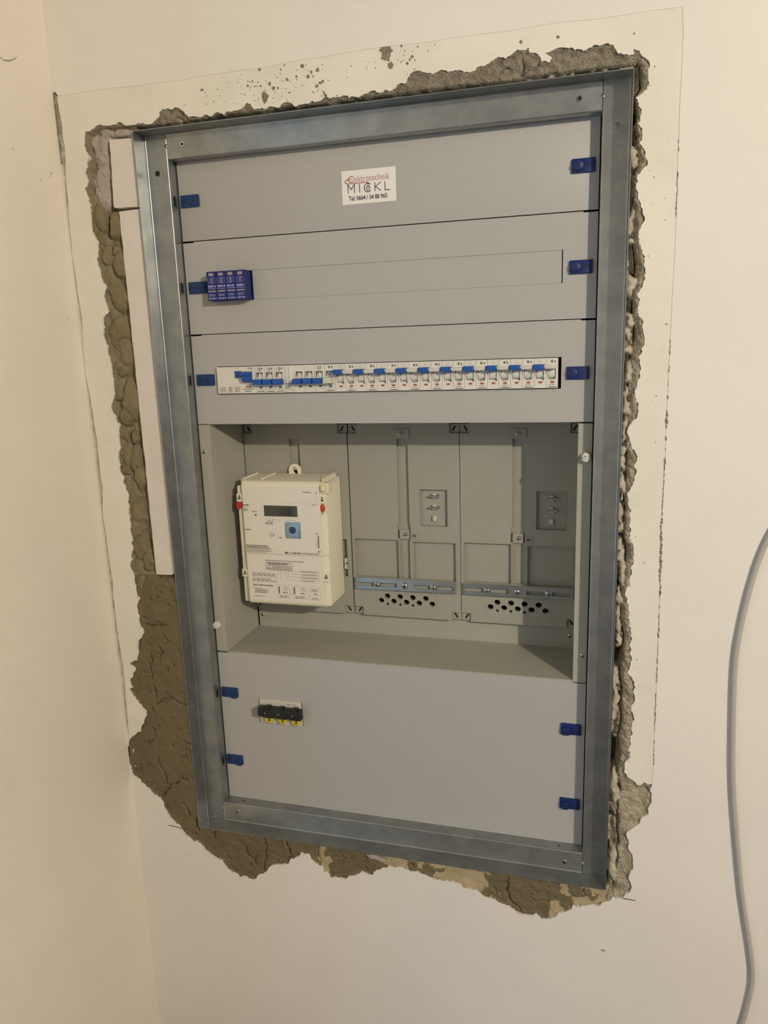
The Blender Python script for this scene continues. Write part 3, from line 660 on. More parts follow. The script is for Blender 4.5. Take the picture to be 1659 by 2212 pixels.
# nuts, rivets and holes of the frame
for k, (x, y) in enumerate(HOLES['nut']):
    b = MB(); b.prism(circ(x, y, .0042, 14), NF - .0022, NF + .0005, c=.0012, holes=()) if False else None
    b.prism(circ(x, y, .0043, 16), NF - .0018, NF + .0005, holes=[circ(x, y, .0026, 12)]); b.cyl(x, y, .0027, NF - .0004, NF + .0004, 12, m=1)
    b.build('threaded_insert', [SCREWM, DARK], railT if y < .2 else railB, 30)
for k, (x, y) in enumerate(HOLES['rivet']):
    b = MB(); b.dome(x, y, .0033 if k < 4 else .0022, NF, .0013, 14, 3); b.cyl(x, y, .0011, NF - .0015, NF - .001, 8, m=1)
    b.build('rivet', [ZINC, DARK], (railL if x < .4 else railR), 40)
for k, (x, y) in enumerate(HOLES['big']):
    b = MB()
    if k == 0: b.cyl(x, y, .0046, NF - .0003, NF + .0004, 20, m=0)
    else: b.cyl(x, y, .0046, NF - .0004, NF + .0004, 20, m=1); b.dome(x, y, .004, NF - .0004, .0006, 16, 2, m=1)
    b.build('mounting_hole' if k == 0 else 'hole_plug', [DARK, ZINC], railL if x < .4 else railR, 40)
for (x, y) in HOLES['fl']:
    b = MB(); b.box(x - .002, x + .002, FH - FWID - .0004, FH - FWID + .0003, .0425, .0455); b.build('slot_hole', DARK, railB)
SLOTM = mat('slot_dark_steel', (.07, .08, .085), .6, 1.0)
for y in (.107, .2525, .416, 1.037, 1.187):
    b = MB(); b.box(FWID - .0004, FWID + .0003, y - .0085, y + .0085, .040, .047); b.build('lip_slot', SLOTM, railL)

# the box itself (dark inside, seen through holes and gaps)
b = MB()
b.box(.03, .77, .03, FH - .03, .245, .25)
b.box(.03, .034, .03, FH - .03, .06, .25); b.box(.766, .77, .03, FH - .03, .06, .25)
b.box(.03, .77, .03, .034, .06, .25); b.box(.03, .77, FH - .034, FH - .03, .06, .25)
b.box(.034, .766, .47, .474, .10, .25); b.box(.034, .766, .975, .979, .10, .25)
b.build('enclosure', DARK, cab)

# ---- cover panels
PU0, PU1 = .0436, .7565
def cover(v0, v1, holes=(), name='cover_panel', label=None):
    b = MB()
    notch = .0016
    p = [(PU0, v0 + notch), (PU0 + .022, v0 + notch), (PU0 + .022, v0), (PU1 - .022, v0), (PU1 - .022, v0 + notch), (PU1, v0 + notch), (PU1, v1), (PU0, v1)]
    if v0 < .06: p = rr(PU0, PU1, v0, v1)
    if holes: b.prism(p, NP, NP + .0015, holes=holes)
    else: b.prism(p, NP, NP + .012, c=.0009)
    # folded edges
    b.box(PU0, PU1, v1 - .0012, v1, NP + .001, NP + .016); b.box(PU0, PU1, v0 + notch, v0 + notch + .0012, NP + .001, NP + .016)
    return b.build(name, PANEL, cab, 30, label=label)
G = .0007
cut2 = rr(.0925, .7049, .2284, .2784); cut3 = rr(.0927, .7052, .3925, .4428)
cov1 = cover(.0405, .1735 - G, label='blank cover panel with a sticker')
cov2 = cover(.1735 + G, .3345 - G, [cut2], label='cover panel with a blanked-off strip')
cov3 = cover(.3345 + G, .4972, [cut3], label='cover panel round the row of breakers')
swc = rr(.1292, .2192, 1.0437, 1.0947)
cov4 = cover(.9515, 1.2745, [swc], label='large lower cover panel with one small cut-out')
b = MB(); b.box(.1738, .7032, .2287, .2781, NP + .0009, NP + .003)
b.build('blanking_strip', PANEL, cov2)
for r_ in ((.08, .715, .385, .45), (.08, .715, .22, .285), (.12, .23, 1.035, 1.105)):
    b = MB(); b.box(*r_, NP + .03, NP + .032); b.build('dark_backing', DARK, cab)
# rolled upper lip of the lower panel is the shelf of the bay
b = MB(); b.box(.0655, .7365, .950, .9515, NP + .0015, NB, m=0)
b.build('bay_shelf', BAYM, cab)

# ---- latches
def latch(u0, v0, side, kind, parent):
    """quarter-turn latch: plate, round head, tick and pin hole"""
    b = MB(); L, Hh = .0352, .0205
    b.box(u0, u0 + L, v0, v0 + Hh, NP - .0035, NP, c=.0006, r=.0014)
    cv = v0 + Hh / 2
    hd = u0 + L - .0095 if side == 'l' else u0 + .0095
    pin = u0 + .0075 if side == 'l' else u0 + L - .0082
    b.cyl(pin, cv, .0027, NP - .0037, NP - .003, 14, m=1)
    mid = (hd + (u0 + L * .47 if side == 'l' else u0 + L * .46)) / 2 + (-.0035 if side == 'l' else .0035)
    if kind == 'tab':
        b.box(hd - .0058, hd + .0058, v0 + Hh - .001, v0 + Hh + .0022, NP - .0035, NP, c=.0005, r=.0006)
        b.box(hd - .0035, hd + .0045, v0 + .0028, v0 + .0045, NP - .0037, NP - .003, m=2)
        cv += .0022
    pr = .0085 if side == 'r' else .0050
    b.cyl(hd, cv, .0076, NP - pr, NP - .003, 24, c=.0008, m=0)
    f = NP - pr
    b.box(hd - .001, hd + .001, cv - .0034, cv + .0034, f - .0002, f + .0005, m=1); b.box(hd - .0023, hd + .0023, cv - .001, cv + .001, f - .0003, f + .0005, m=1)
    b.box(mid - .0009, mid + .0009, cv - .0028, cv + .0028, NP - .0038, NP - .003, m=1)
    b.build('latch', [BLUE if side == 'r' else BLUE2, INK, BLUE2], parent, 30)
for (x, y, sd, kd, pa) in ((.0478, .0963, 'l', '', cov1), (.7155, .0985, 'r', '', cov1), (.0498, .2424, 'l', '', cov2), (.7148, .2455, 'r', '', cov2),
                           (.0501, .4057, 'l', '', cov3), (.7137, .4081, 'r', '', cov3), (.0470, 1.0268, 'l', 'tab', cov4), (.0463, 1.1765, 'l', 'tab', cov4),
                           (.7150, 1.0325, 'r', 'tab', cov4), (.7158, 1.1805, 'r', 'tab', cov4)):
    latch(x, y, sd, kd, pa)

# ---- meter bay
b = MB()
prof = [(PU0, NP), (.0660, NP), (.0660, NB - .002), (.0648, NB - .002), (.0648, NP + .0012), (PU0, NP + .0012)]
b.sweep([(p[0], p[1]) for p in prof], [lambda a, n: (a, .4985, n), lambda a, n: (a, .9495, n)])
sideL = b.build('bay_side', BAYM, cab)
b = MB()
b.sweep([(FW - p[0] if i not in (1, 2, 3, 4) else .8 - p[0] + .0013 * 0, p[1]) for i, p in enumerate(prof)], [lambda a, n: (a, .4995, n), lambda a, n: (a, .9545, n)])
sideR = b.build('bay_side', BAYM, cab)
b = MB(); b.box(.0645, .7355, .4965, .498, NP + .002, NB)
b.build('bay_roof', BAYM, cab)
b = MB(); b.box(.0685, .7345, .880, .950, NB - .001, NB)
bsh = b.build('bay_back', BAYM, cab)
for (x, y) in ((.0764, .9248), (.7229, .9254)):
    b = MB(); b.screw(x, y, .0042, NB - .001, .002, 0, 1); b.build('screw', [SCREWM, INK], bsh, 40)
for (x, y, pa) in ((.0510, .5493, sideL), (.7492, .9019, sideR)):
    b = MB(); b.screw(x, y, .0040, NP, .0022, 0, 1); b.build('screw', [SCREWM, INK], pa, 40)
b = MB(); b.prism(circ(.7472, .5535, .0082, 6, a0=.35), NP - .0125, NP, c=.0008); b.cyl(.7462, .5515, .0042, NP - .0155, NP - .011, 16, c=.0004); b.cyl(.7462, .5515, .0012, NP - .0157, NP - .015, 8, m=1)
b.build('screw_cap', [CAPM, INK], sideR, 30)
b = MB(); b.prism(circ(.0484, .8943, .0078, 6, a0=.2), NP - .0075, NP, c=.0012)
b.build('screw_cap', [CAPM], sideL, 30)

# ---- meter mounting plates
NL = .190
def mount_plate(u0, first=False):
    o = lambda x: x - .2916 + u0          # measured on the middle plate
    w0, w1 = u0 + .0006, u0 + .2218
    nw, nt, nb = .0185, .0168, .0175
    top, bot = .5142, .9042
    outline = [(w0 + nw, top - .0155), (w1 - nw, top - .0155), (w1 - nw, top + .0163), (w1, top + .0163), (w1, bot - nb), (w1 - nw, bot - nb), (w1 - nw, bot), (w0 + nw, bot), (w0 + nw, bot - nb), (w0, bot - nb), (w0, top + .0163), (w0 + nw, top + .0163)]
    chan = [(o(.3908), .541), (o(.4130), .541), (o(.4130), .7105), (o(.4145), .7105), (o(.4145), .7395), (o(.4125), .7395), (o(.4125), .8225), (o(.3922), .8225), (o(.3922), .7395), (o(.3880), .7395), (o(.3880), .7095), (o(.3908), .7095)]
    win = rr(o(.4358), o(.4893), .6395, .7123)
    rl = rr(o(.2991), o(.3893), .7428, .8222); rg = rr(o(.4203), o(.5045), .7452, .8235)
    hb = [circ(o(x), y, .0060, 18, .0055) for x, y in ((.3494, .8713), (.3626, .8612), (.3756, .8717), (.389, .8614), (.402, .8723), (.4152, .8618), (.4285, .8727), (.442, .8622), (.4551, .873))]
    hs = [circ(o(x), .8783, .0033, 14, .003) for x in (.3626, .3889, .4152)]
    b = MB()
    b.prism(outline, NL, NL + .007, holes=[chan, win, rl, rg] + hb + hs)
    b.prism(rr(w0 + .001, w1 - .001, .53, .838), NL + .0075, NL + .0095)
    pl = b.build('mounting_plate', PLATE, cab)
    # frames of the recesses and of the row of holes stand a hair proud
    b = MB()
    def frame(r0, t, n=NL - .0009):
        (a, c), (b2, d2) = (r0[0], r0[2]), (r0[1], r0[3])
        b.prism(rr(a - t, c + t, b2 - t, d2 + t) if False else rr(r0[0] - t, r0[1] + t, r0[2] - t, r0[3] + t), n, NL, holes=[rr(*r0)])
    frame((o(.2991), o(.3893), .7428, .8222), .0014); frame((o(.4203), o(.5045), .7452, .8235), .0014)
    frame((o(.4358), o(.4893), .6395, .7123), .0007); frame((o(.3400), o(.4645), .8506, .8864), .0007, NL - .0006)
    b.build('recess_frame', PLATE, pl)
    # sunken corner brackets with slots
    for (a, c, s_) in ((w0, top - .001, 1), (w1 - nw, top - .001, -1), (w0, bot - nb, 1), (w1 - nw, bot - nb, -1)):
        b = MB()
        b.box(a, a + nw, c, c + .0165, NL + .005, NL + .007)
        mu, mv = a + nw / 2 + .001 * s_, c + .008
        t = s_ * (1 if c < .7 else -1)
        pr_ = [(mu - .0045 * 1, mv - .004 * t), (mu - .0015, mv - .0055 * t), (mu + .0045, mv + .004 * t), (mu + .0015, mv + .0055 * t)]
        b.prism(pr_, NL + .0046, NL + .0052, m=1)
        b.build('corner_bracket', [PLATE, DARK], pl)
    # slider with its clamping screw, and the lock tab lower down
    if not first:
        b = MB(); b.box(o(.3872), o(.4168), .522, .5402, NL - .0025, NL + .001, c=.0005)
        sl = b.build('slider', PLATE, pl)
        b = MB(); b.cyl(o(.4015), .5312, .0068, NL - .0036, NL - .002, 22, c=.0004, m=1); b.screw(o(.4015), .5312, .0043, NL - .0034, .002, 0, 2)
        b.build('screw', [SCREWM, PLATE, INK], pl, 40)
    b = MB(); b.box(o(.3915), o(.4120), .7215, .7410, NL + .002, NL + .008, c=.0005); b.box(o(.3772), o(.3915), .7405, .7425, NL - .001, NL + .001, m=0)
    lk = b.build('lock_bar', PLATE, pl)
    b = MB(); b.screw(o(.4040), .7306, .0045, NL + .002, .0018 if first else .0045, 0, 1)
    b.build('screw', [SCREWM, INK], pl, 40)
    b = MB(); b.prism(rr(o(.4147), o(.4292), .7277, .7400), NL - .0016, NL, holes=[rr(o(.4180), o(.4262), .7305, .7355)]); b.box(o(.4180), o(.4262), .7305, .7355, NL - .0001, NL + .001, m=1)
    b.build('lock_tab', [PLATE, GREY], pl)
    if first:
        b = MB()
        for y in (.7845, .7985): b.box(o(.4985), o(.5040), y, y + .0085, NL - .004, NL + .006, c=.0006)
        b.box(o(.4985), o(.5005), .7845, .807, NL - .003, NL + .006)
        b.build('cable_clip', WHITE2, pl)
        return pl
    # terminals in the window: two screws on clear blocks and one empty block
    for k, y in enumerate((.6524, .6748, .6972)):
        b = MB(); b.box(o(.4590), o(.4672), y - .0055, y + .0055, NL + .001, NL + .008, c=.0012, r=.002)
        blk = b.build('terminal_block', mat('clear_block', (.55, .53, .47), .2) if 'clear_block' not in bpy.data.materials else bpy.data.materials['clear_block'], pl, 30)
        if k < 2:
            b = MB(); b.tube([(o(.4545), y, NL - .0015), (o(.4700), y, NL - .0015)], .0021, 12); b.tube([(o(.4695), y, NL - .0015), (o(.4727), y, NL - .0015), (o(.4735), y, NL - .0015)], [.0034, .0034, .002], 14)
            b.build('terminal_screw', ZINC2, pl, 40)
    # slotted zinc bar with three screws
    r0, r1, y0, y1 = o(.2990), o(.5054), .8226, .8460
    b = MB(); nz = NL - .008
    sl1 = rr(o(.3015), o(.3855), .8312, .8392, .0015, 2); sl2 = rr(o(.4190), o(.5030), .8318, .8398, .0015, 2)
    b.prism(rr(r0, r1, y0, y1), nz, nz + .0016, holes=[sl1, sl2])
    for yy in (.8262, .8432): b.prism([(r0 + .002, yy), (r0 + .007, yy - .0013), (r1 - .007, yy - .0013), (r1 - .002, yy), (r1 - .007, yy + .0013), (r0 + .007, yy + .0013)], nz - .0008, nz + .0006, c=.0005)
    b.box(o(.396), o(.409), .829, .841, nz + .0016, NL + .001)
    bar = b.build('slotted_bar', ZINC2, pl)
    for x in (.3442, .4016, .4607):
        b = MB()
        if x != .4016: b.box(o(x) - .0068, o(x) + .0068, .8308, .8398, nz - .0008, nz, c=.0005, m=1)
        b.screw(o(x), .8353, .0054 if x != .4016 else .0066, nz - .0006, .0034, 0, 2)
        b.build('screw', [SCREWM, ZINC2, INK], pl, 40)
    return pl
mount_plate(.0680, True); mount_plate(.2916); mount_plate(.5140)
# dark joint lines beside the plates

# ---------------------------------------------------------------- sticker on the top cover
st = thing('company_sticker', 'white contractor sticker with red and black print stuck on the top cover panel', 'sticker', .3925, .109, NP)
su0, sv0, su1, sv1 = .3462, .0827, .4385, .1350
b = MB(); b.box(su0, su1, sv0, sv1, NP - .0004, NP - .00005)
b.build('paper', STICK, st)
sx = lambda t: su0 + t * (su1 - su0)
sy = lambda t: sv0 + t * (sv1 - sv0)
nn = NP - .0006
b = MB()
b.text('lektrotechnik', sx(.215), sx(.885), sy(.165), sy(.350), nn, m=0, bold=-.012)
b.line([(sx(.205), sy(.185)), (sx(.165), sy(.185)), (sx(.13), sy(.22)), (sx(.12), sy(.265)), (sx(.13), sy(.31)), (sx(.165), sy(.345)), (sx(.205), sy(.345))], .0011, nn, 0)
b.line([(sx(.12), sy(.262)), (sx(.185), sy(.262))], .0011, nn, 0)
b.line([(sx(.115), sy(.262)), (sx(.085), sy(.27)), (sx(.066), sy(.31)), (sx(.07), sy(.36)), (sx(.10), sy(.385)), (sx(.49), sy(.385)), (sx(.49), sy(.56))], .0011, nn, 0)
b.line([(x, y) for x, y in circ(sx(.49), sy(.555), .0031, 18)] + [circ(sx(.49), sy(.555), .0031, 18)[0]], .0010, nn - .0001, 0)
b.build('red_print', REDI, st, label='red lettering')
b = MB(); w = .0012
b.line([(sx(.115), sy(.66)), (sx(.115), sy(.415)), (sx(.175), sy(.56)), (sx(.235), sy(.415)), (sx(.235), sy(.66))], w, nn, 0)
b.line([(sx(.33), sy(.42)), (sx(.33), sy(.66))], w, nn, 0)
cc = [(sx(.485) + .0062 * math.cos(t), sy(.545) + .0066 * math.sin(t)) for t in [math.radians(a) for a in range(48, 313, 12)]]
b.line(cc, w, nn, 0)
b.line([(sx(.615), sy(.42)), (sx(.615), sy(.66))], w, nn, 0); b.line([(sx(.72), sy(.42)), (sx(.625), sy(.54)), (sx(.72), sy(.66))], w, nn, 0)
b.line([(sx(.80), sy(.42)), (sx(.80), sy(.66)), (sx(.885), sy(.66))], w, nn, 0)
b.text('Tel: 0664 / 54 88 965', sx(.12), sx(.835), sy(.755), sy(.895), nn, 0, bold=.018)
b.build('black_print', INK, st, label='black lettering and telephone number')

# ---------------------------------------------------------------- surge arrester in the second row
sp = thing('surge_arrester', 'dark blue four-pole surge arrester plugged in beside the blank cover strip', 'surge arrester', .134, .254, NP)
a0, a1, y0, y1 = .0975, .1712, .2291, .2781
NS = .032
b = MB(); b.box(a0, a1, y0, y1, NS + .006, .0755); b.build('base', SPDB, sp)
mw_ = (a1 - a0) / 4
for k in range(4):
    x = a0 + k * mw_
    b = MB(); b.box(x + .0001, x + mw_ - .0001, y0, y1, NS, NS + .008, c=.0006)
    ct = b.build('cartridge', SPDB, sp)
    b = MB(); b.box(x + .0042, x + .0133, y0 + .0026, y0 + .0076, NS - .0004, NS + .001, c=.0004); b.box(x + .0065, x + .0115, y0 + .003, y0 + .0072, NS - .0006, NS, m=1)
    b.build('status_window', [GREY2, CARTM], ct)
    b = MB(); n_ = NS - .00025
    for q_ in range(3): b.quad((x + .0023, y0 + .0105 + q_ * .0036, n_), (x + .0035, y0 + .0105 + q_ * .0036, n_), (x + .0035, y0 + .0128 + q_ * .0036, n_), (x + .0023, y0 + .0128 + q_ * .0036, n_))
    b.scribble(x + .0065, x + .0135, y0 + .0100, y0 + .0205, n_, 7, 0, .5, k + 3)
    b.line([(x + .0142, y0 + .0105), (x + .0158, y0 + .013), (x + .016, y0 + .017), (x + .0148, y0 + .0195)], .0006, n_)
    b.scribble(x + .0018, x + .0168, y0 + .0228, y0 + .0268, n_, 1, 0, .8, k + 20); b.scribble(x + .0018, x + .0168, y0 + .0278, y0 + .0298, n_, 1, 0, .6, k + 30)
    b.scribble(x + .0028, x + .0160, y0 + .0372, y0 + .0420, n_, 2, 0, .5, k + 40); b.scribble(x + .0020, x + .0168, y0 + .0440, y0 + .0466, n_, 1, 0, .85, k + 50)
    b.build('print', PALEB, ct, kind='stuff')
    b = MB(); b.box(x + .0018, x + .0165, y0 + .0322, y0 + .0342, NS - .0003, NS)
    b.build('stripe', GREY2, ct, label='pale stripe')

# ---------------------------------------------------------------- the row of breakers
PM, NBK = .018966, .050
BY0, BY1, BU = .3936, .4412, .0935
def seg_body(b, x, recess=True):
    """one module wide front: plate, recess with drum, ribs"""
    x0, x1 = x + .00022, x + PM - .00022
    if recess:
        b.prism(rr(x0, x1, BY0, BY1), NBK, NBK + .008, holes=[rr(x + .0028, x + PM - .0035, .4048, .4262)])
        b.box(x0, x1, BY0 + .0002, BY1 - .0002, NBK + .0085, .085)
        cy, r_ = .4155, .0102
        ring = [(cy + r_ * math.cos(t), NBK + .0085 - .0075 * math.sin(t)) for t in [PI * k / 8 for k in range(9)]]
        b.sweep(ring, [lambda a, n: (x + .0036, a, n), lambda a, n: (x + PM - .0043, a, n)], m=0)
        b.box(x + .0022, x + PM - .0030, .4040, .4049, NBK - .0012, NBK + .001, c=.0003)
        for xx in (x + .0016, x + PM - .0036):
            b.prism([(xx, .4045), (xx + .0012, .4045), (xx + .0012, .4145), (xx + .0018, .4160), (xx + .0018, .4185), (xx + .0004, .4185), (xx, .4150)], NBK - .0016, NBK + .003, c=.0003)
        b.box(x + .0075, x + .0080, .4060, .4140, NBK - .0004, NBK + .003)
    else:
        b.box(x0, x1, BY0, BY1, NBK, .085, c=.0004)
    return b
def toggle(b, x, pos, wide=PM, m=0):
    u0, u1 = x - .0004, x + wide - .0022
    if pos == 'down':
        b.prism([(u0 + .0002, .4182), (u0 + .0022, .4166), (u1 - .003, .4166), (u1 - .0004, .4186), (u1, .4262), (u0, .4262)], .0365, NBK + .004, c=.0010, m=m)
    else:
        b.prism([(u0, .4030), (u1, .4030), (u1, .4085), (u1 - .0016, .4116), (u0 + .0024, .4116), (u0, .4085)], .0365, NBK + .004, c=.0010, m=m)
    return b
def indicator(x, m, par, w=.0054, y=.4294):
    b = MB(); b.box(x + .0072, x + .0072 + w, y, y + .0029, NBK - .0004, NBK + .001, c=.0002); b.build('indicator_window', m, par)
NPR = NBK - .0002
# residual current device, four modules wide
rc = thing('residual_current_breaker', 'wide white residual-current breaker with blue test button at the end of the breaker row', 'breaker', BU + 2 * PM, BY1, NBK)
b = MB(); w4 = 4 * PM
b.prism(rr(BU + .0002, BU + w4 - .0002, BY0, BY1), NBK, NBK + .008, holes=[rr(BU + .0510, BU + .0708, .4025, .4215)])
b.box(BU + .0002, BU + w4 - .0002, BY0 + .0002, BY1 - .0002, NBK + .0085, .085)
b.prism([(BU + .0500, .4105), (BU + .0512, .4105), (BU + .0530, .4205), (BU + .0542, .4222), (BU + .0528, .4222), (BU + .0512, .4190)], NBK - .0014, NBK + .001, c=.0003)
b.prism([(BU + .0708, .4030), (BU + .0722, .4030), (BU + .0710, .4120), (BU + .0722, .4215), (BU + .0708, .4215), (BU + .0698, .4120)], NBK - .0014, NBK + .001, c=.0003)
b.build('body', WHITE, rc)
b = MB(); b.box(BU + .0365, BU + .0497, .4011, .4130, NBK - .0022, NBK + .002, c=.0007); b.build('test_button', SWB, rc, 30)
b = MB(); b.prism([(BU + .0512, .4028), (BU + .0700, .4028), (BU + .0706, .4062), (BU + .0688, .4095), (BU + .0700, .4204), (BU + .0545, .4204), (BU + .0530, .4130), (BU + .0516, .4090)], .0390, NBK + .005, c=.0012)
b.box(BU + .0520, BU + .0698, .4030, .4095, .0352, .040, c=.001)
b.build('toggle', SWB, rc, 30)
b = MB(); b.box(BU + .0553, BU + .0667, .4288, .4308, NBK - .0004, NBK + .001); b.build('indicator_window', REDW, rc)
b = MB()
b.scribble(BU + .040, BU + .045, .3962, .3970, NPR, 1, 1); b.scribble(BU + .0625, BU + .0665, .3958, .3972, NPR, 1, 0, .8)
b.prism([(BU + .0690, .3953), (BU + .0703, .3975), (BU + .0694, .3998), (BU + .0683, .3975)], NPR, NBK, m=0)
b.scribble(BU + .004, BU + .018, .4295, .4392, NPR, 5, 1, .4, 5); b.scribble(BU + .0215, BU + .0305, .4290, .4395, NPR, 5, 1, .5, 6); b.scribble(BU + .034, BU + .0455, .4290, .4388, NPR, 5, 1, .45, 7)
b.scribble(BU + .0570, BU + .0650, .4258, .4272, NPR, 1, 1, .8, 8); b.scribble(BU + .0510, BU + .0715, .4330, .4350, NPR, 1, 0, .6, 9); b.box(BU + .0535, BU + .0670, .4372, .4382, NPR, NBK, m=0)
b.build('print', [INK, GREY], rc, kind='stuff')
# three single-pole breakers, all switched down
words = ('first', 'second', 'third')
def single():
    t = thing('circuit_breaker', 'slim white single-pole breaker with lowered blue toggle, first beside the wide residual-current breaker', 'breaker', BU + 4.5 * PM, BY1, NBK, 'single-pole breakers switched down')
    x = BU + 4 * PM
    seg_body(MB(), x).build('body', WHITE, t, 30)
    toggle(MB(), x, 'down').build('toggle', SWB, t, 30)
    indicator(x, GRNW, t)
    b = MB(); b.scribble(x + .0078, x + .0108, .3958, .4030, NPR, 4, 0, .6, 3); b.prism([(x + .0135, .3962), (x + .0147, .3985), (x + .0135, .4008), (x + .0123, .3985)], NPR, NBK, m=0)
    b.line([(x + .0040, .3965), (x + .0036, .4025)], .0004, NPR, 1); b.line([(x + .0058, .3965), (x + .0054, .4025)], .0004, NPR, 1)
    b.scribble(x + .0058, x + .0145, .4334, .4350, NPR, 1, 1, .6, 9); b.box(x + .0030, x + .0165, .4380, .4390, NPR, NBK, m=0)
    b.build('print', [INK, GREY], t, kind='stuff')
    return t
s1 = single()
for k in (1, 2):
    c = copy_tree(s1, k * PM)
    c['label'] = 'slim white single-pole breaker with lowered blue toggle, %s counted from the wide residual-current breaker' % words[k]
# five-module breaker: blank head, three blue toggles and a white one, all down
mb = thing('multi_pole_breaker', 'white five-module breaker with three lowered blue toggles and one white toggle', 'breaker', BU + 9.5 * PM, BY1, NBK)
x = BU + 7 * PM
b = MB(); b.box(x + .0002, x + PM - .0002, BY0, BY1, NBK, .085, c=.0004); b.tube([(x + .0105, .3945, NBK + .0005), (x + .0105, .4250, NBK + .0005)], .0022, 12); b.box(x + .0145, x + PM - .001, .405, .4245, NBK - .0008, NBK + .001, c=.0005)
b.box(x + .0005, x + PM - .0002, .4252, .4262, NBK - .0012, NBK + .001, m=1)
b.build('trip_unit', [WHITE, GREY], mb, 30)
for k in range(1, 5):
    xx = x + k * PM
    p = seg_body(MB(), xx).build('pole_body', WHITE, mb, 30)
    toggle(MB(), xx, 'down').build('toggle', SWB if k < 4 else WHITE2, mb, 30, label='off-white toggle' if k == 4 else None)
    indicator(xx, GRNW, mb)
b = MB()
b.scribble(x + .001, x + .013, .4275, .4345, NPR, 4, 1, .45, 15); b.scribble(x + .013, x + .0168, .4362, .4382, NPR, 1, 1, .7, 4)
b.scribble(x + 3 * PM + .005, x + 3 * PM + .0145, .3955, .4030, NPR, 5, 1, .45, 18)
q_ = x + 4 * PM
b.scribble(q_ + .0070, q_ + .0110, .3965, .4005, NPR, 2, 0, .7, 5); b.prism([(q_ + .0135, .3962), (q_ + .0147, .3985), (q_ + .0135, .4008), (q_ + .0123, .3985)], NPR, NBK, m=0)
b.scribble(q_ + .0055, q_ + .0140, .4334, .4350, NPR, 1, 1, .6, 9); b.box(q_ + .0028, q_ + .0165, .4380, .4391, NPR, NBK, m=0); b.scribble(q_ + .004, q_ + .0145, .4268, .4280, NPR, 1, 0, .8, 2)
b.build('print', [INK, GREY], mb, kind='stuff')
# ten two-module breakers with raised blue toggles
def rcbo():
    t = thing('two_pole_breaker', 'white two-module breaker with raised blue toggle, directly beside the five-module breaker', 'breaker', BU + 13 * PM, BY1, NBK, 'two-module breakers with raised toggles')
    x = BU + 12 * PM
    for k in (0, 1): seg_body(MB(), x + k * PM).build('pole_body', WHITE, t, 30)
    toggle(MB(), x, 'up').build('toggle', SWB, t, 30, label='blue toggle')
    b = MB(); b.prism([(x + PM - .0026, .4042), (x + 2 * PM - .0022, .4042), (x + 2 * PM - .0022, .4080), (x + 2 * PM - .004, .4104), (x + PM, .4104), (x + PM - .0026, .4080)], .0385, NBK + .004, c=.0008)
    b.build('toggle', WHITE2, t, 30, label='off-white toggle')
    indicator(x, REDW, t, .0058, .4304); indicator(x + PM, REDW, t, .0058, .4304)
    b = MB(); y = x + PM
    b.line([(x + .0085, .3962), (x + .0078, .4018)], .0003, NPR, 2); b.line([(x + .0108, .3962), (x + .0101, .4018)], .0003, NPR, 2); b.line([(x + .0085, .3962), (x + .0112, .3962)], .0003, NPR, 2)
    b.prism([(x + .0125, .4262), (x + .0168, .4262), (x + .0160, .4272), (x + .0148, .4293), (x + .0135, .4275)], NPR, NBK, m=1)
    b.scribble(y + .0075, y + .0118, .3966, .4008, NPR, 2, 0, .7, 5); b.text('6', y + .0128, y + .0152, .3964, .4010, NPR, 0, .02)
    b.scribble(y + .0055, y + .0140, .4264, .4280, NPR, 1, 1, .7, 6); b.scribble(y + .0055, y + .0140, .4348, .4364, NPR, 1, 1, .6, 7); b.box(y + .0030, y + .0168, .4388, .4399, NPR, NBK, m=0)
    b.build('print', [INK, GREY, GREY2], t, kind='stuff')
    return t
r1 = rcbo()
ordw = ('', 'second', 'third', 'fourth', 'fifth', 'sixth', 'seventh', 'eighth', 'ninth', 'tenth')
for k in range(1, 10):
    c = copy_tree(r1, 2 * PM * k)
    c['label'] = 'white two-module breaker with raised blue toggle, %s counted from the five-module breaker' % ordw[k]

# ---------------------------------------------------------------- fused main switch in the lower cover
fs = thing('main_switch', 'white three-pole main switch with black handle and yellow tabs in the lower cover', 'switch', .174, 1.094, NP)
b = MB(); b.box(.1306, .2172, 1.0441, 1.0938, NP - .0065, .0855, c=.0010)
b.box(.1312, .2166, 1.0446, 1.0560, NP - .0070, NP, c=.0008)
b.build('body', WHITE2, fs, 30)
b = MB(); nh = .030
b.box(.1365, .2222, 1.0535, 1.0702, nh, .047, c=.001)
b.box(.1350, .1480, 1.0522, 1.0690, nh - .001, .045, c=.001)
for x in (.1497, .1783, .2070):
    b.box(x + .0005, x + .0090, 1.0502, 1.0560, nh + .001, .045, c=.0008)
    b.box(x - .0055, x + .0165, 1.0690, 1.0728, nh + .002, .047, c=.0008)
b.build('handle', BLACK, fs, 30)
for x in (.1497, .1783, .2070):
    b = MB(); b.prism([(x - .0052, 1.0742), (x + .0128, 1.0742), (x + .0132, 1.0800), (x + .0102, 1.0862), (x - .0022, 1.0862), (x - .0056, 1.0800)], nh + .009, NP - .0065, c=.001)
    tb = b.build('pull_tab', YELLOW, fs, 30)
    b = MB(); b.prism([(x + .0035, 1.0737), (x + .0055, 1.0737), (x + .0058, 1.0797), (x + .0078, 1.0820), (x + .0068, 1.0829), (x + .0046, 1.0810), (x + .0024, 1.0829), (x + .0016, 1.0818), (x + .0035, 1.0797)], nh + .0085, nh + .010)
    b.build('arrow_mark', BLACK, tb)
    b = MB(); b.dome(x, 1.0622, .0014, nh, .0006, 10, 2); b.build('handle_pin', GREY2, fs, 40)
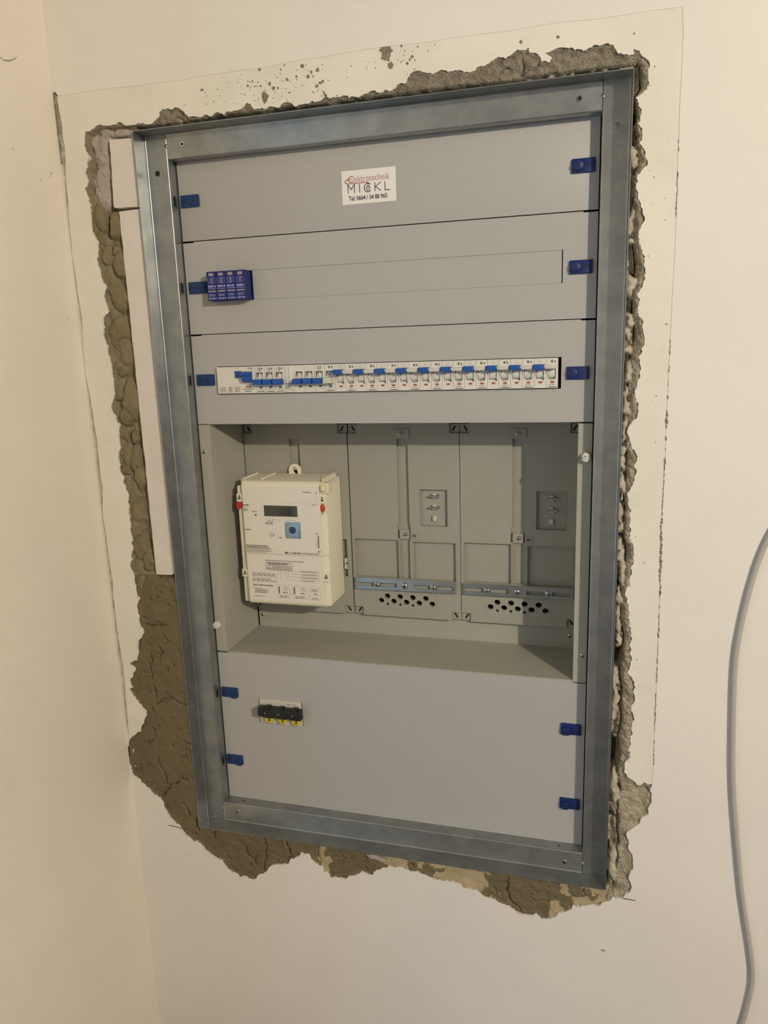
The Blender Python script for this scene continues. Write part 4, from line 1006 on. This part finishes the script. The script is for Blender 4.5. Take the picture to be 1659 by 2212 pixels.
b = MB(); b.box(.1905, .1960, 1.0462, 1.0502, NP - .0073, NP - .0068, m=0); b.scribble(.1985, .2110, 1.0457, 1.0522, NP - .0073, 4, 0, .5, 4)
b.build('print', GREY2, fs, kind='stuff')

# ---------------------------------------------------------------- electricity meter
me_ = thing('electricity_meter', 'cream electricity meter with dark display and red seals hanging in the open bay', 'electricity meter', .18, .865, NL)
NM = .100
b = MB()
b.box(.0870, .2725, .6228, .8600, .1075, NL - .0022, c=.001, r=.003)
b.prism([(.0905, .6105), (.2665, .6105), (.2665, .6300), (.0905, .6300)], .118, NL - .004, c=.001)
base = b.build('base', METERM, me_, 30)
# front hood: rounded over at top and bottom
b = MB(); r_ = .010
pv = [(.6110, .160), (.6110, NM + r_)] + [(.6110 + r_ - r_ * math.cos(t), NM + r_ - r_ * math.sin(t)) for t in (PI / 8, PI / 4, 3 * PI / 8, PI / 2)]
pv += [(.8630 - r_, NM)] + [(.8630 - r_ + r_ * math.sin(t), NM + r_ - r_ * math.cos(t)) for t in (PI / 8, PI / 4, 3 * PI / 8, PI / 2)] + [(.8630, .160)]
b.sweep(pv, [lambda a, n: (.1008, a, n), lambda a, n: (.2612, a, n)])
hood = b.build('hood', METERM, me_, 40)
b = MB()
b.prism(rr(.1022, .2600, .6225, .7560, .0015), NM - .0003, NM); b.prism(rr(.1022, .2600, .7585, .8525, .0015), NM - .0005, NM)
b.build('face_plate', FACE, me_)
b = MB()
b.box(.1000, .2620, .7566, .7574, NM - .0002, NM + .004, m=0); b.box(.2600, .2726, .7566, .7574, .1073, .112, m=0); b.line([(.181, .6545), (.2600, .6545)], .0003, NM - .0006)
b.build('cover_joint', GREY2, me_)
# ribs on the top, ledge at the right
for x in (.0985, .1375):
    b = MB(); b.box(x, x + .0022, .6078, .6112, .112, NL - .012); b.build('top_rib', METERM, me_)
b = MB(); b.box(.2648, .2666, .6060, .6240, .108, NL - .01); b.box(.2600, .2725, .6150, .6235, .1075, NL - .004)
b.build('top_rib', METERM, me_)
# hanging eye with screw
b = MB(); b.prism([(.1669, .6150)] + [(.1797 - .0128 * math.cos(t), .6030 - .0125 * math.sin(t)) for t in [PI * k / 16 for k in range(17)]] + [(.1925, .6150)], NL - .008, NL - .004,
        holes=[[(.1797 + x, .6035 + y) for x, y in ((-.0050, -.002), (-.0035, -.0062), (-.0005, -.0072), (.0028, -.0060), (.0040, -.003), (.0058, .002), (.0062, .006), (.0045, .0092), (.0012, .0095), (-.001, .006), (-.0035, .0025))]])
eye = b.build('hanging_eye', METERM, me_)
b = MB(); b.dome(.1785, .6000, .0048, NL - .003, .004, 16, 3, m=0); b.box(.1730, .1870, .596, .614, NL - .0005, NL, m=1)
b.build('screw', [SCREWM, DARK], eye, 40)
# screw lugs and red seals
def lug(u0, u1, v0, v1, cu, cv, chrome=False):
    b = MB(); b.box(u0, u1, v0, v1, .1025, .125, c=.0008, r=.0012)
    lg = b.build('screw_lug', METERM, me_, 30)
    b = MB(); b.screw(cu, cv, .0036, .1025, .0015, 0, 1); b.prism([(cu - .0016, cv - .0028), (cu, cv - .0068), (cu + .0016, cv - .0028)], .1018, .1026, m=1)
    b.build('screw', [SCREWM if chrome else GREY2, INK], lg, 40)
    return lg
lug(.0868, .0985, .6379, .6545, .0935, .6465); lug(.0870, .0990, .7910, .8075, .0935, .8000)
lug(.2580, .2715, .6385, .6535, .2655, .6465, True); lug(.2580, .2718, .7895, .8090, .2660, .8000)
def seal(cu, cv, n, sx_=1.0):
    b = MB(); b.dome(cu, cv, .0048 * sx_, n, .0050, 18, 4, rv=.0076); b.tube([(cu, cv + .006, n - .002), (cu + .0004, cv + .0125, n - .002)], .0007, 6, m=1)
    b.tube([(cu + .001, cv - .006, n - .001), (cu + .0005, cv - .012, n + .0005)], .0006, 6, m=1)
    o = b.build('seal', [RED, GREY], me_, 40, label='red sealing plug')
    return o
b = MB(); b.box(.2605, .2725, .6540, .6700, .1048, .1075, c=.0005); b.build('seal_bed', METERM, me_)
seal(.2650, .6625, .1045); 
b = MB(); b.prism([(.0862, .6552), (.0978, .6552), (.0972, .6640), (.0905, .6700), (.0872, .6690), (.0858, .6620)], .1000, .1080, c=.0018); b.build('seal', RED, me_, 40, label='red sealing plug')
# yellowed clear cap at the upper right corner
b = MB(); b.box(.2580, .2790, .6140, .6350, .1040, .120, c=.001, r=.002); b.box(.2628, .2740, .6170, .6300, .0985, .1045, c=.0016, r=.003); b.tube([(.2665, .6190, .0978), (.2665, .6285, .0978)], .0016, 8)
b.build('clear_cap', CLEAR, me_, 30, label='yellowish clear cap')
# display
b = MB(); b.prism(rr(.1409, .2180, .6552, .6838, .001), NM - .0014, NM, holes=[rr(.1452, .2152, .6590, .6806)]); b.build('display_frame', FACE, me_)
b = MB(); b.box(.1450, .2154, .6588, .6808, NM - .0004, NM + .0002); dsp = b.build('display', LCD, me_)
b = MB()
def digit(b, x, y, w, hh, segs, n, t):
    P = dict(a=[(0, 0), (1, 0)], b=[(1, 0), (1, .5)], c=[(1, .5), (1, 1)], d=[(0, 1), (1, 1)], e=[(0, .5), (0, 1)], f=[(0, 0), (0, .5)], g=[(0, .5), (1, .5)])
    for s_ in segs: b.line([(x + p[0] * w, y + p[1] * hh) for p in P[s_]], t, n)
for k, ch in enumerate(('abcdef', 'abcdef', 'abged', 'abcdef')): digit(b, .1782 + k * .0062, .6665, .0040, .0098, ch, NM - .0006, .0009)
b.build('digits', INK, dsp)
# optical button plate and service slot
b = MB(); b.box(.1876, .2192, .6908, .7235, NM - .0022, NM, c=.0012, r=.002, m=0); b.cyl(.2030, .7067, .0070, NM - .0026, NM - .001, 24, m=1)
b.build('optical_port', [HOLO, mat('port_centre', (.02, .05, .10), .25)], me_, 30, label='bluish metallic square with round dark port')
b = MB(); b.prism(rr(.1690, .1800, .6912, .7240, .0012), NM - .0008, NM, holes=[rr(.1716, .1786, .6925, .7212)]); b.box(.1716, .1786, .7070, .7074, NM - .0004, NM, m=0); b.box(.1735, .1790, .7218, .7232, NM - .0011, NM, m=1)
b.build('service_slot', [FACE, INK], me_)
# what is printed on the face
b = MB(); n_ = NM - .0007
b.text('Anleitung', .2284, .2440, .6306, .6336, n_, 0, .01)
b.scribble(.1023, .1138, .6582, .6606, n_, 1, 0, .8, 3); b.scribble(.1023, .1105, .6632, .6645, n_, 1, 1, .6, 4); b.scribble(.1023, .1130, .6668, .6716, n_, 2, 1, .5, 5)
b.scribble(.1190, .1315, .6705, .6735, n_, 2, 1, .55, 6); b.cyl(.1271, .6790, .0017, n_, NM, 14, m=0)
for k in range(9): b.scribble(.1470 + k * .0074, .1488 + k * .0074 + (.002 if k > 5 else 0), .6868, .6880, n_, 1, 1, .7, 60 + k)
b.scribble(.1490, .1640, .6895, .6910, n_, 1, 1, .6, 7); b.scribble(.1465, .1640, .6920, .6975, n_, 3, 1, .5, 8)
rg_ = circ(.1576, .7183, .0042, 20); b.line(rg_ + [rg_[0]], .0005, n_, 0); b.scribble(.1562, .1590, .7177, .7190, n_, 1, 1); b.line([(.1625, .7180), (.1645, .7183)], .0011, n_, 0)
b.scribble(.1023, .1150, .7075, .7098, n_, 1, 0, .7, 9)
b.scribble(.1024, .1600, .7392, .7470, n_, 4, 1, .62, 10); b.scribble(.1024, .1590, .7475, .7560 - .001, n_, 4, 1, .42, 11)
b.text('CE', .1908, .1985, .7508, .7548, n_, 0, .0); b.box(.1836, .1896, .7510, .7548, n_, NM, m=1); b.scribble(.2000, .2180, .7514, .7546, n_, 1, 1, .8, 12); b.scribble(.2200, .2285, .7512, .7550, n_, 2, 0, .45, 13); b.box(.2300, .2318, .7515, .7548, n_, NM, m=0); b.scribble(.2335, .2560, .7514, .7550, n_, 1, 2, .8, 14)
b.scribble(.2455, .2535, .6555, .6568, n_, 1, 1, .8, 15); b.scribble(.2490, .2562, .7118, .7132, n_, 1, 0, .8, 16)
y_ = .7165; rb = random.Random(2)
while y_ < .7420:
    hh = rb.uniform(.0005, .0016); b.quad((.2532, y_, n_), (.2562, y_, n_), (.2562, y_ + hh, n_), (.2532, y_ + hh, n_), m=0); y_ += hh + rb.uniform(.0004, .0009)
b.line([(.2505, .7300), (.2505, .7400)], .0006, n_, 1); b.line([(.2525, .7480), (.2580, .7480)], .0012, n_, 0); b.prism([(.2518, .7480), (.2540, .7468), (.2540, .7492)], n_, NM)
b.line([(.2550, .6345), (.2550, .6440)], .0004, n_, 2); b.line([(.2545, .6338), (.2562, .6318)], .0012, n_, 0)
# lower label
n_ = NM - .0008
b.text('Beschreibung relevanter Zeichen beim Display', .1412, .2222, .7686, .7716, n_, 0, .012)
b.prism(rr(.1420, .1968, .7736, .7882), n_, NM, holes=[rr(.1425, .1963, .7741, .7877)])
b.scribble(.1455, .1960, .7743, .7782, n_, 2, 1, .75, 17); b.box(.1468, .1520, .7798, .7810, n_, NM, m=0)
for k in range(8): digit(b, .1552 + k * .0050, .7795, .0030, .0072, 'abcdefg', n_, .0006)
b.scribble(.1428, .1535, .7835, .7876, n_, 2, 1, .5, 18); b.scribble(.1480, .1990, .7892, .7904, n_, 1, 1, .6, 19)
for (a, c, d_, e_) in ((.1106, .1640, .7950, .8040), (.1106, .1640, .8060, .8150)):
    b.prism(rr(a, c, d_, e_), n_, NM, holes=[rr(a + .0003, c - .0003, d_ + .0003, e_ - .0003)], m=2); b.scribble(a + .001, c - .001, d_ + .0015, e_ - .001, n_, 2, 1, .4, int(d_ * 1e4))
for k in range(4):
    d_ = .7865 + k * .0062
    b.prism(rr(.2170, .2520, d_, d_ + .0062), n_, NM, holes=[rr(.2173, .2517, d_ + .0002, d_ + .006)], m=2); b.scribble(.2182, .2480, d_ + .002, d_ + .0045, n_, 1 if k < 3 else 2, 1, .6, 30 + k)
    b.line([(.2010 - .006 * k, .7905), (.2010 - .006 * k, .7895 + k * .0062), (.2140, .7895 + k * .0062)], .00035, n_, 1); b.prism([(.2155, .7895 + k * .0062), (.2135, .7885 + k * .0062), (.2135, .7905 + k * .0062)], n_, NM, m=0)
b.line([(.1668, .7905), (.1668, .7995)], .0004, n_, 1); b.line([(.1725, .7905), (.1725, .8100)], .0004, n_, 1)
b.text('Z\u00e4hler selbst einschalten', .1106, .1545, .8196, .8232, n_, 0, .014)
b.line([(.1620, .8180), (.2530, .8180)], .0003, n_, 2)
b.scribble(.1106, .1300, .8276, .8290, n_, 1, 1, .7, 20); b.scribble(.1140, .1450, .8302, .8388, n_, 4, 1, .5, 21); b.scribble(.1106, .1362, .8442, .8458, n_, 1, 1, .7, 22)
for (a, c, kk) in ((.1634, .1882, 0), (.1956, .2258, 1), (.2316, .2530, 2)):
    o_ = rr(a, c, .8212, .8462, .0012); b.prism(o_, n_, NM, holes=[inset(o_, .0003)], m=2)
    if kk < 2: b.box(a + .0018, a + .0044, .8228, .8368, n_, NM, m=1); b.prism(rr(c - .0125, c - .0035, .8262, .8302), n_, NM, holes=[rr(c - .0121, c - .0039, .8266, .8298)], m=1); b.scribble(c - .0105, c - .0050, .8236, .8250, n_, 1, 1)
    b.scribble(a + .004, c - .002, .8398 if kk < 2 else .8420, .8455, n_, 3, 1, .45, 40 + kk); b.scribble(c - .0140, c - .004, .8330, .8362, n_, 1 if kk < 2 else 2, 1, .6, 50 + kk)
    if kk == 2: b.scribble(a + .003, c - .003, .8240, .8300, n_, 4, 1, .5, 55)
    if kk < 2: b.prism([(c + .0030, .8370), (c + .0048, .8378), (c + .0030, .8386)], n_, NM, m=0)
b.build('print', [INK, GREY, GREY2], me_, kind='stuff')

# ---------------------------------------------------------------- loose cable on the wall
def smooth(pts, k=6):
    out = []
    for i in range(len(pts) - 1):
        p0, p1, p2, p3 = pts[max(i - 1, 0)], pts[i], pts[i + 1], pts[min(i + 2, len(pts) - 1)]
        for j in range(k):
            t = j / k
            out.append(tuple(.5 * ((2 * p1[a]) + (-p0[a] + p2[a]) * t + (2 * p0[a] - 5 * p1[a] + 4 * p2[a] - p3[a]) * t * t + (-p0[a] + 3 * p1[a] - 3 * p2[a] + p3[a]) * t ** 3) for a in (0, 1)))
    out.append(pts[-1]); return out
b = MB()
c0, c1 = CABLE[0], CABLE[1]
ext = [(1.62, -.72), (1.50, -.30), (1.30, .12), (c0[0] + 4 * (c0[0] - c1[0]), c0[1] - .26), (c0[0] + 1.8 * (c0[0] - c1[0]), c0[1] + 1.9 * (c0[1] - c1[1]))] + CABLE + [(.99, 1.68), (.97, 1.80), (.965, ZT - .005)]
b.tube([(p[0], p[1], -.0045) for p in smooth(ext)], .0042, 12)
o = b.build('cable', CABM, None, 60)
tag(o, 'grey round cable hanging in a loose curve against the bare painted wall', 'cable')
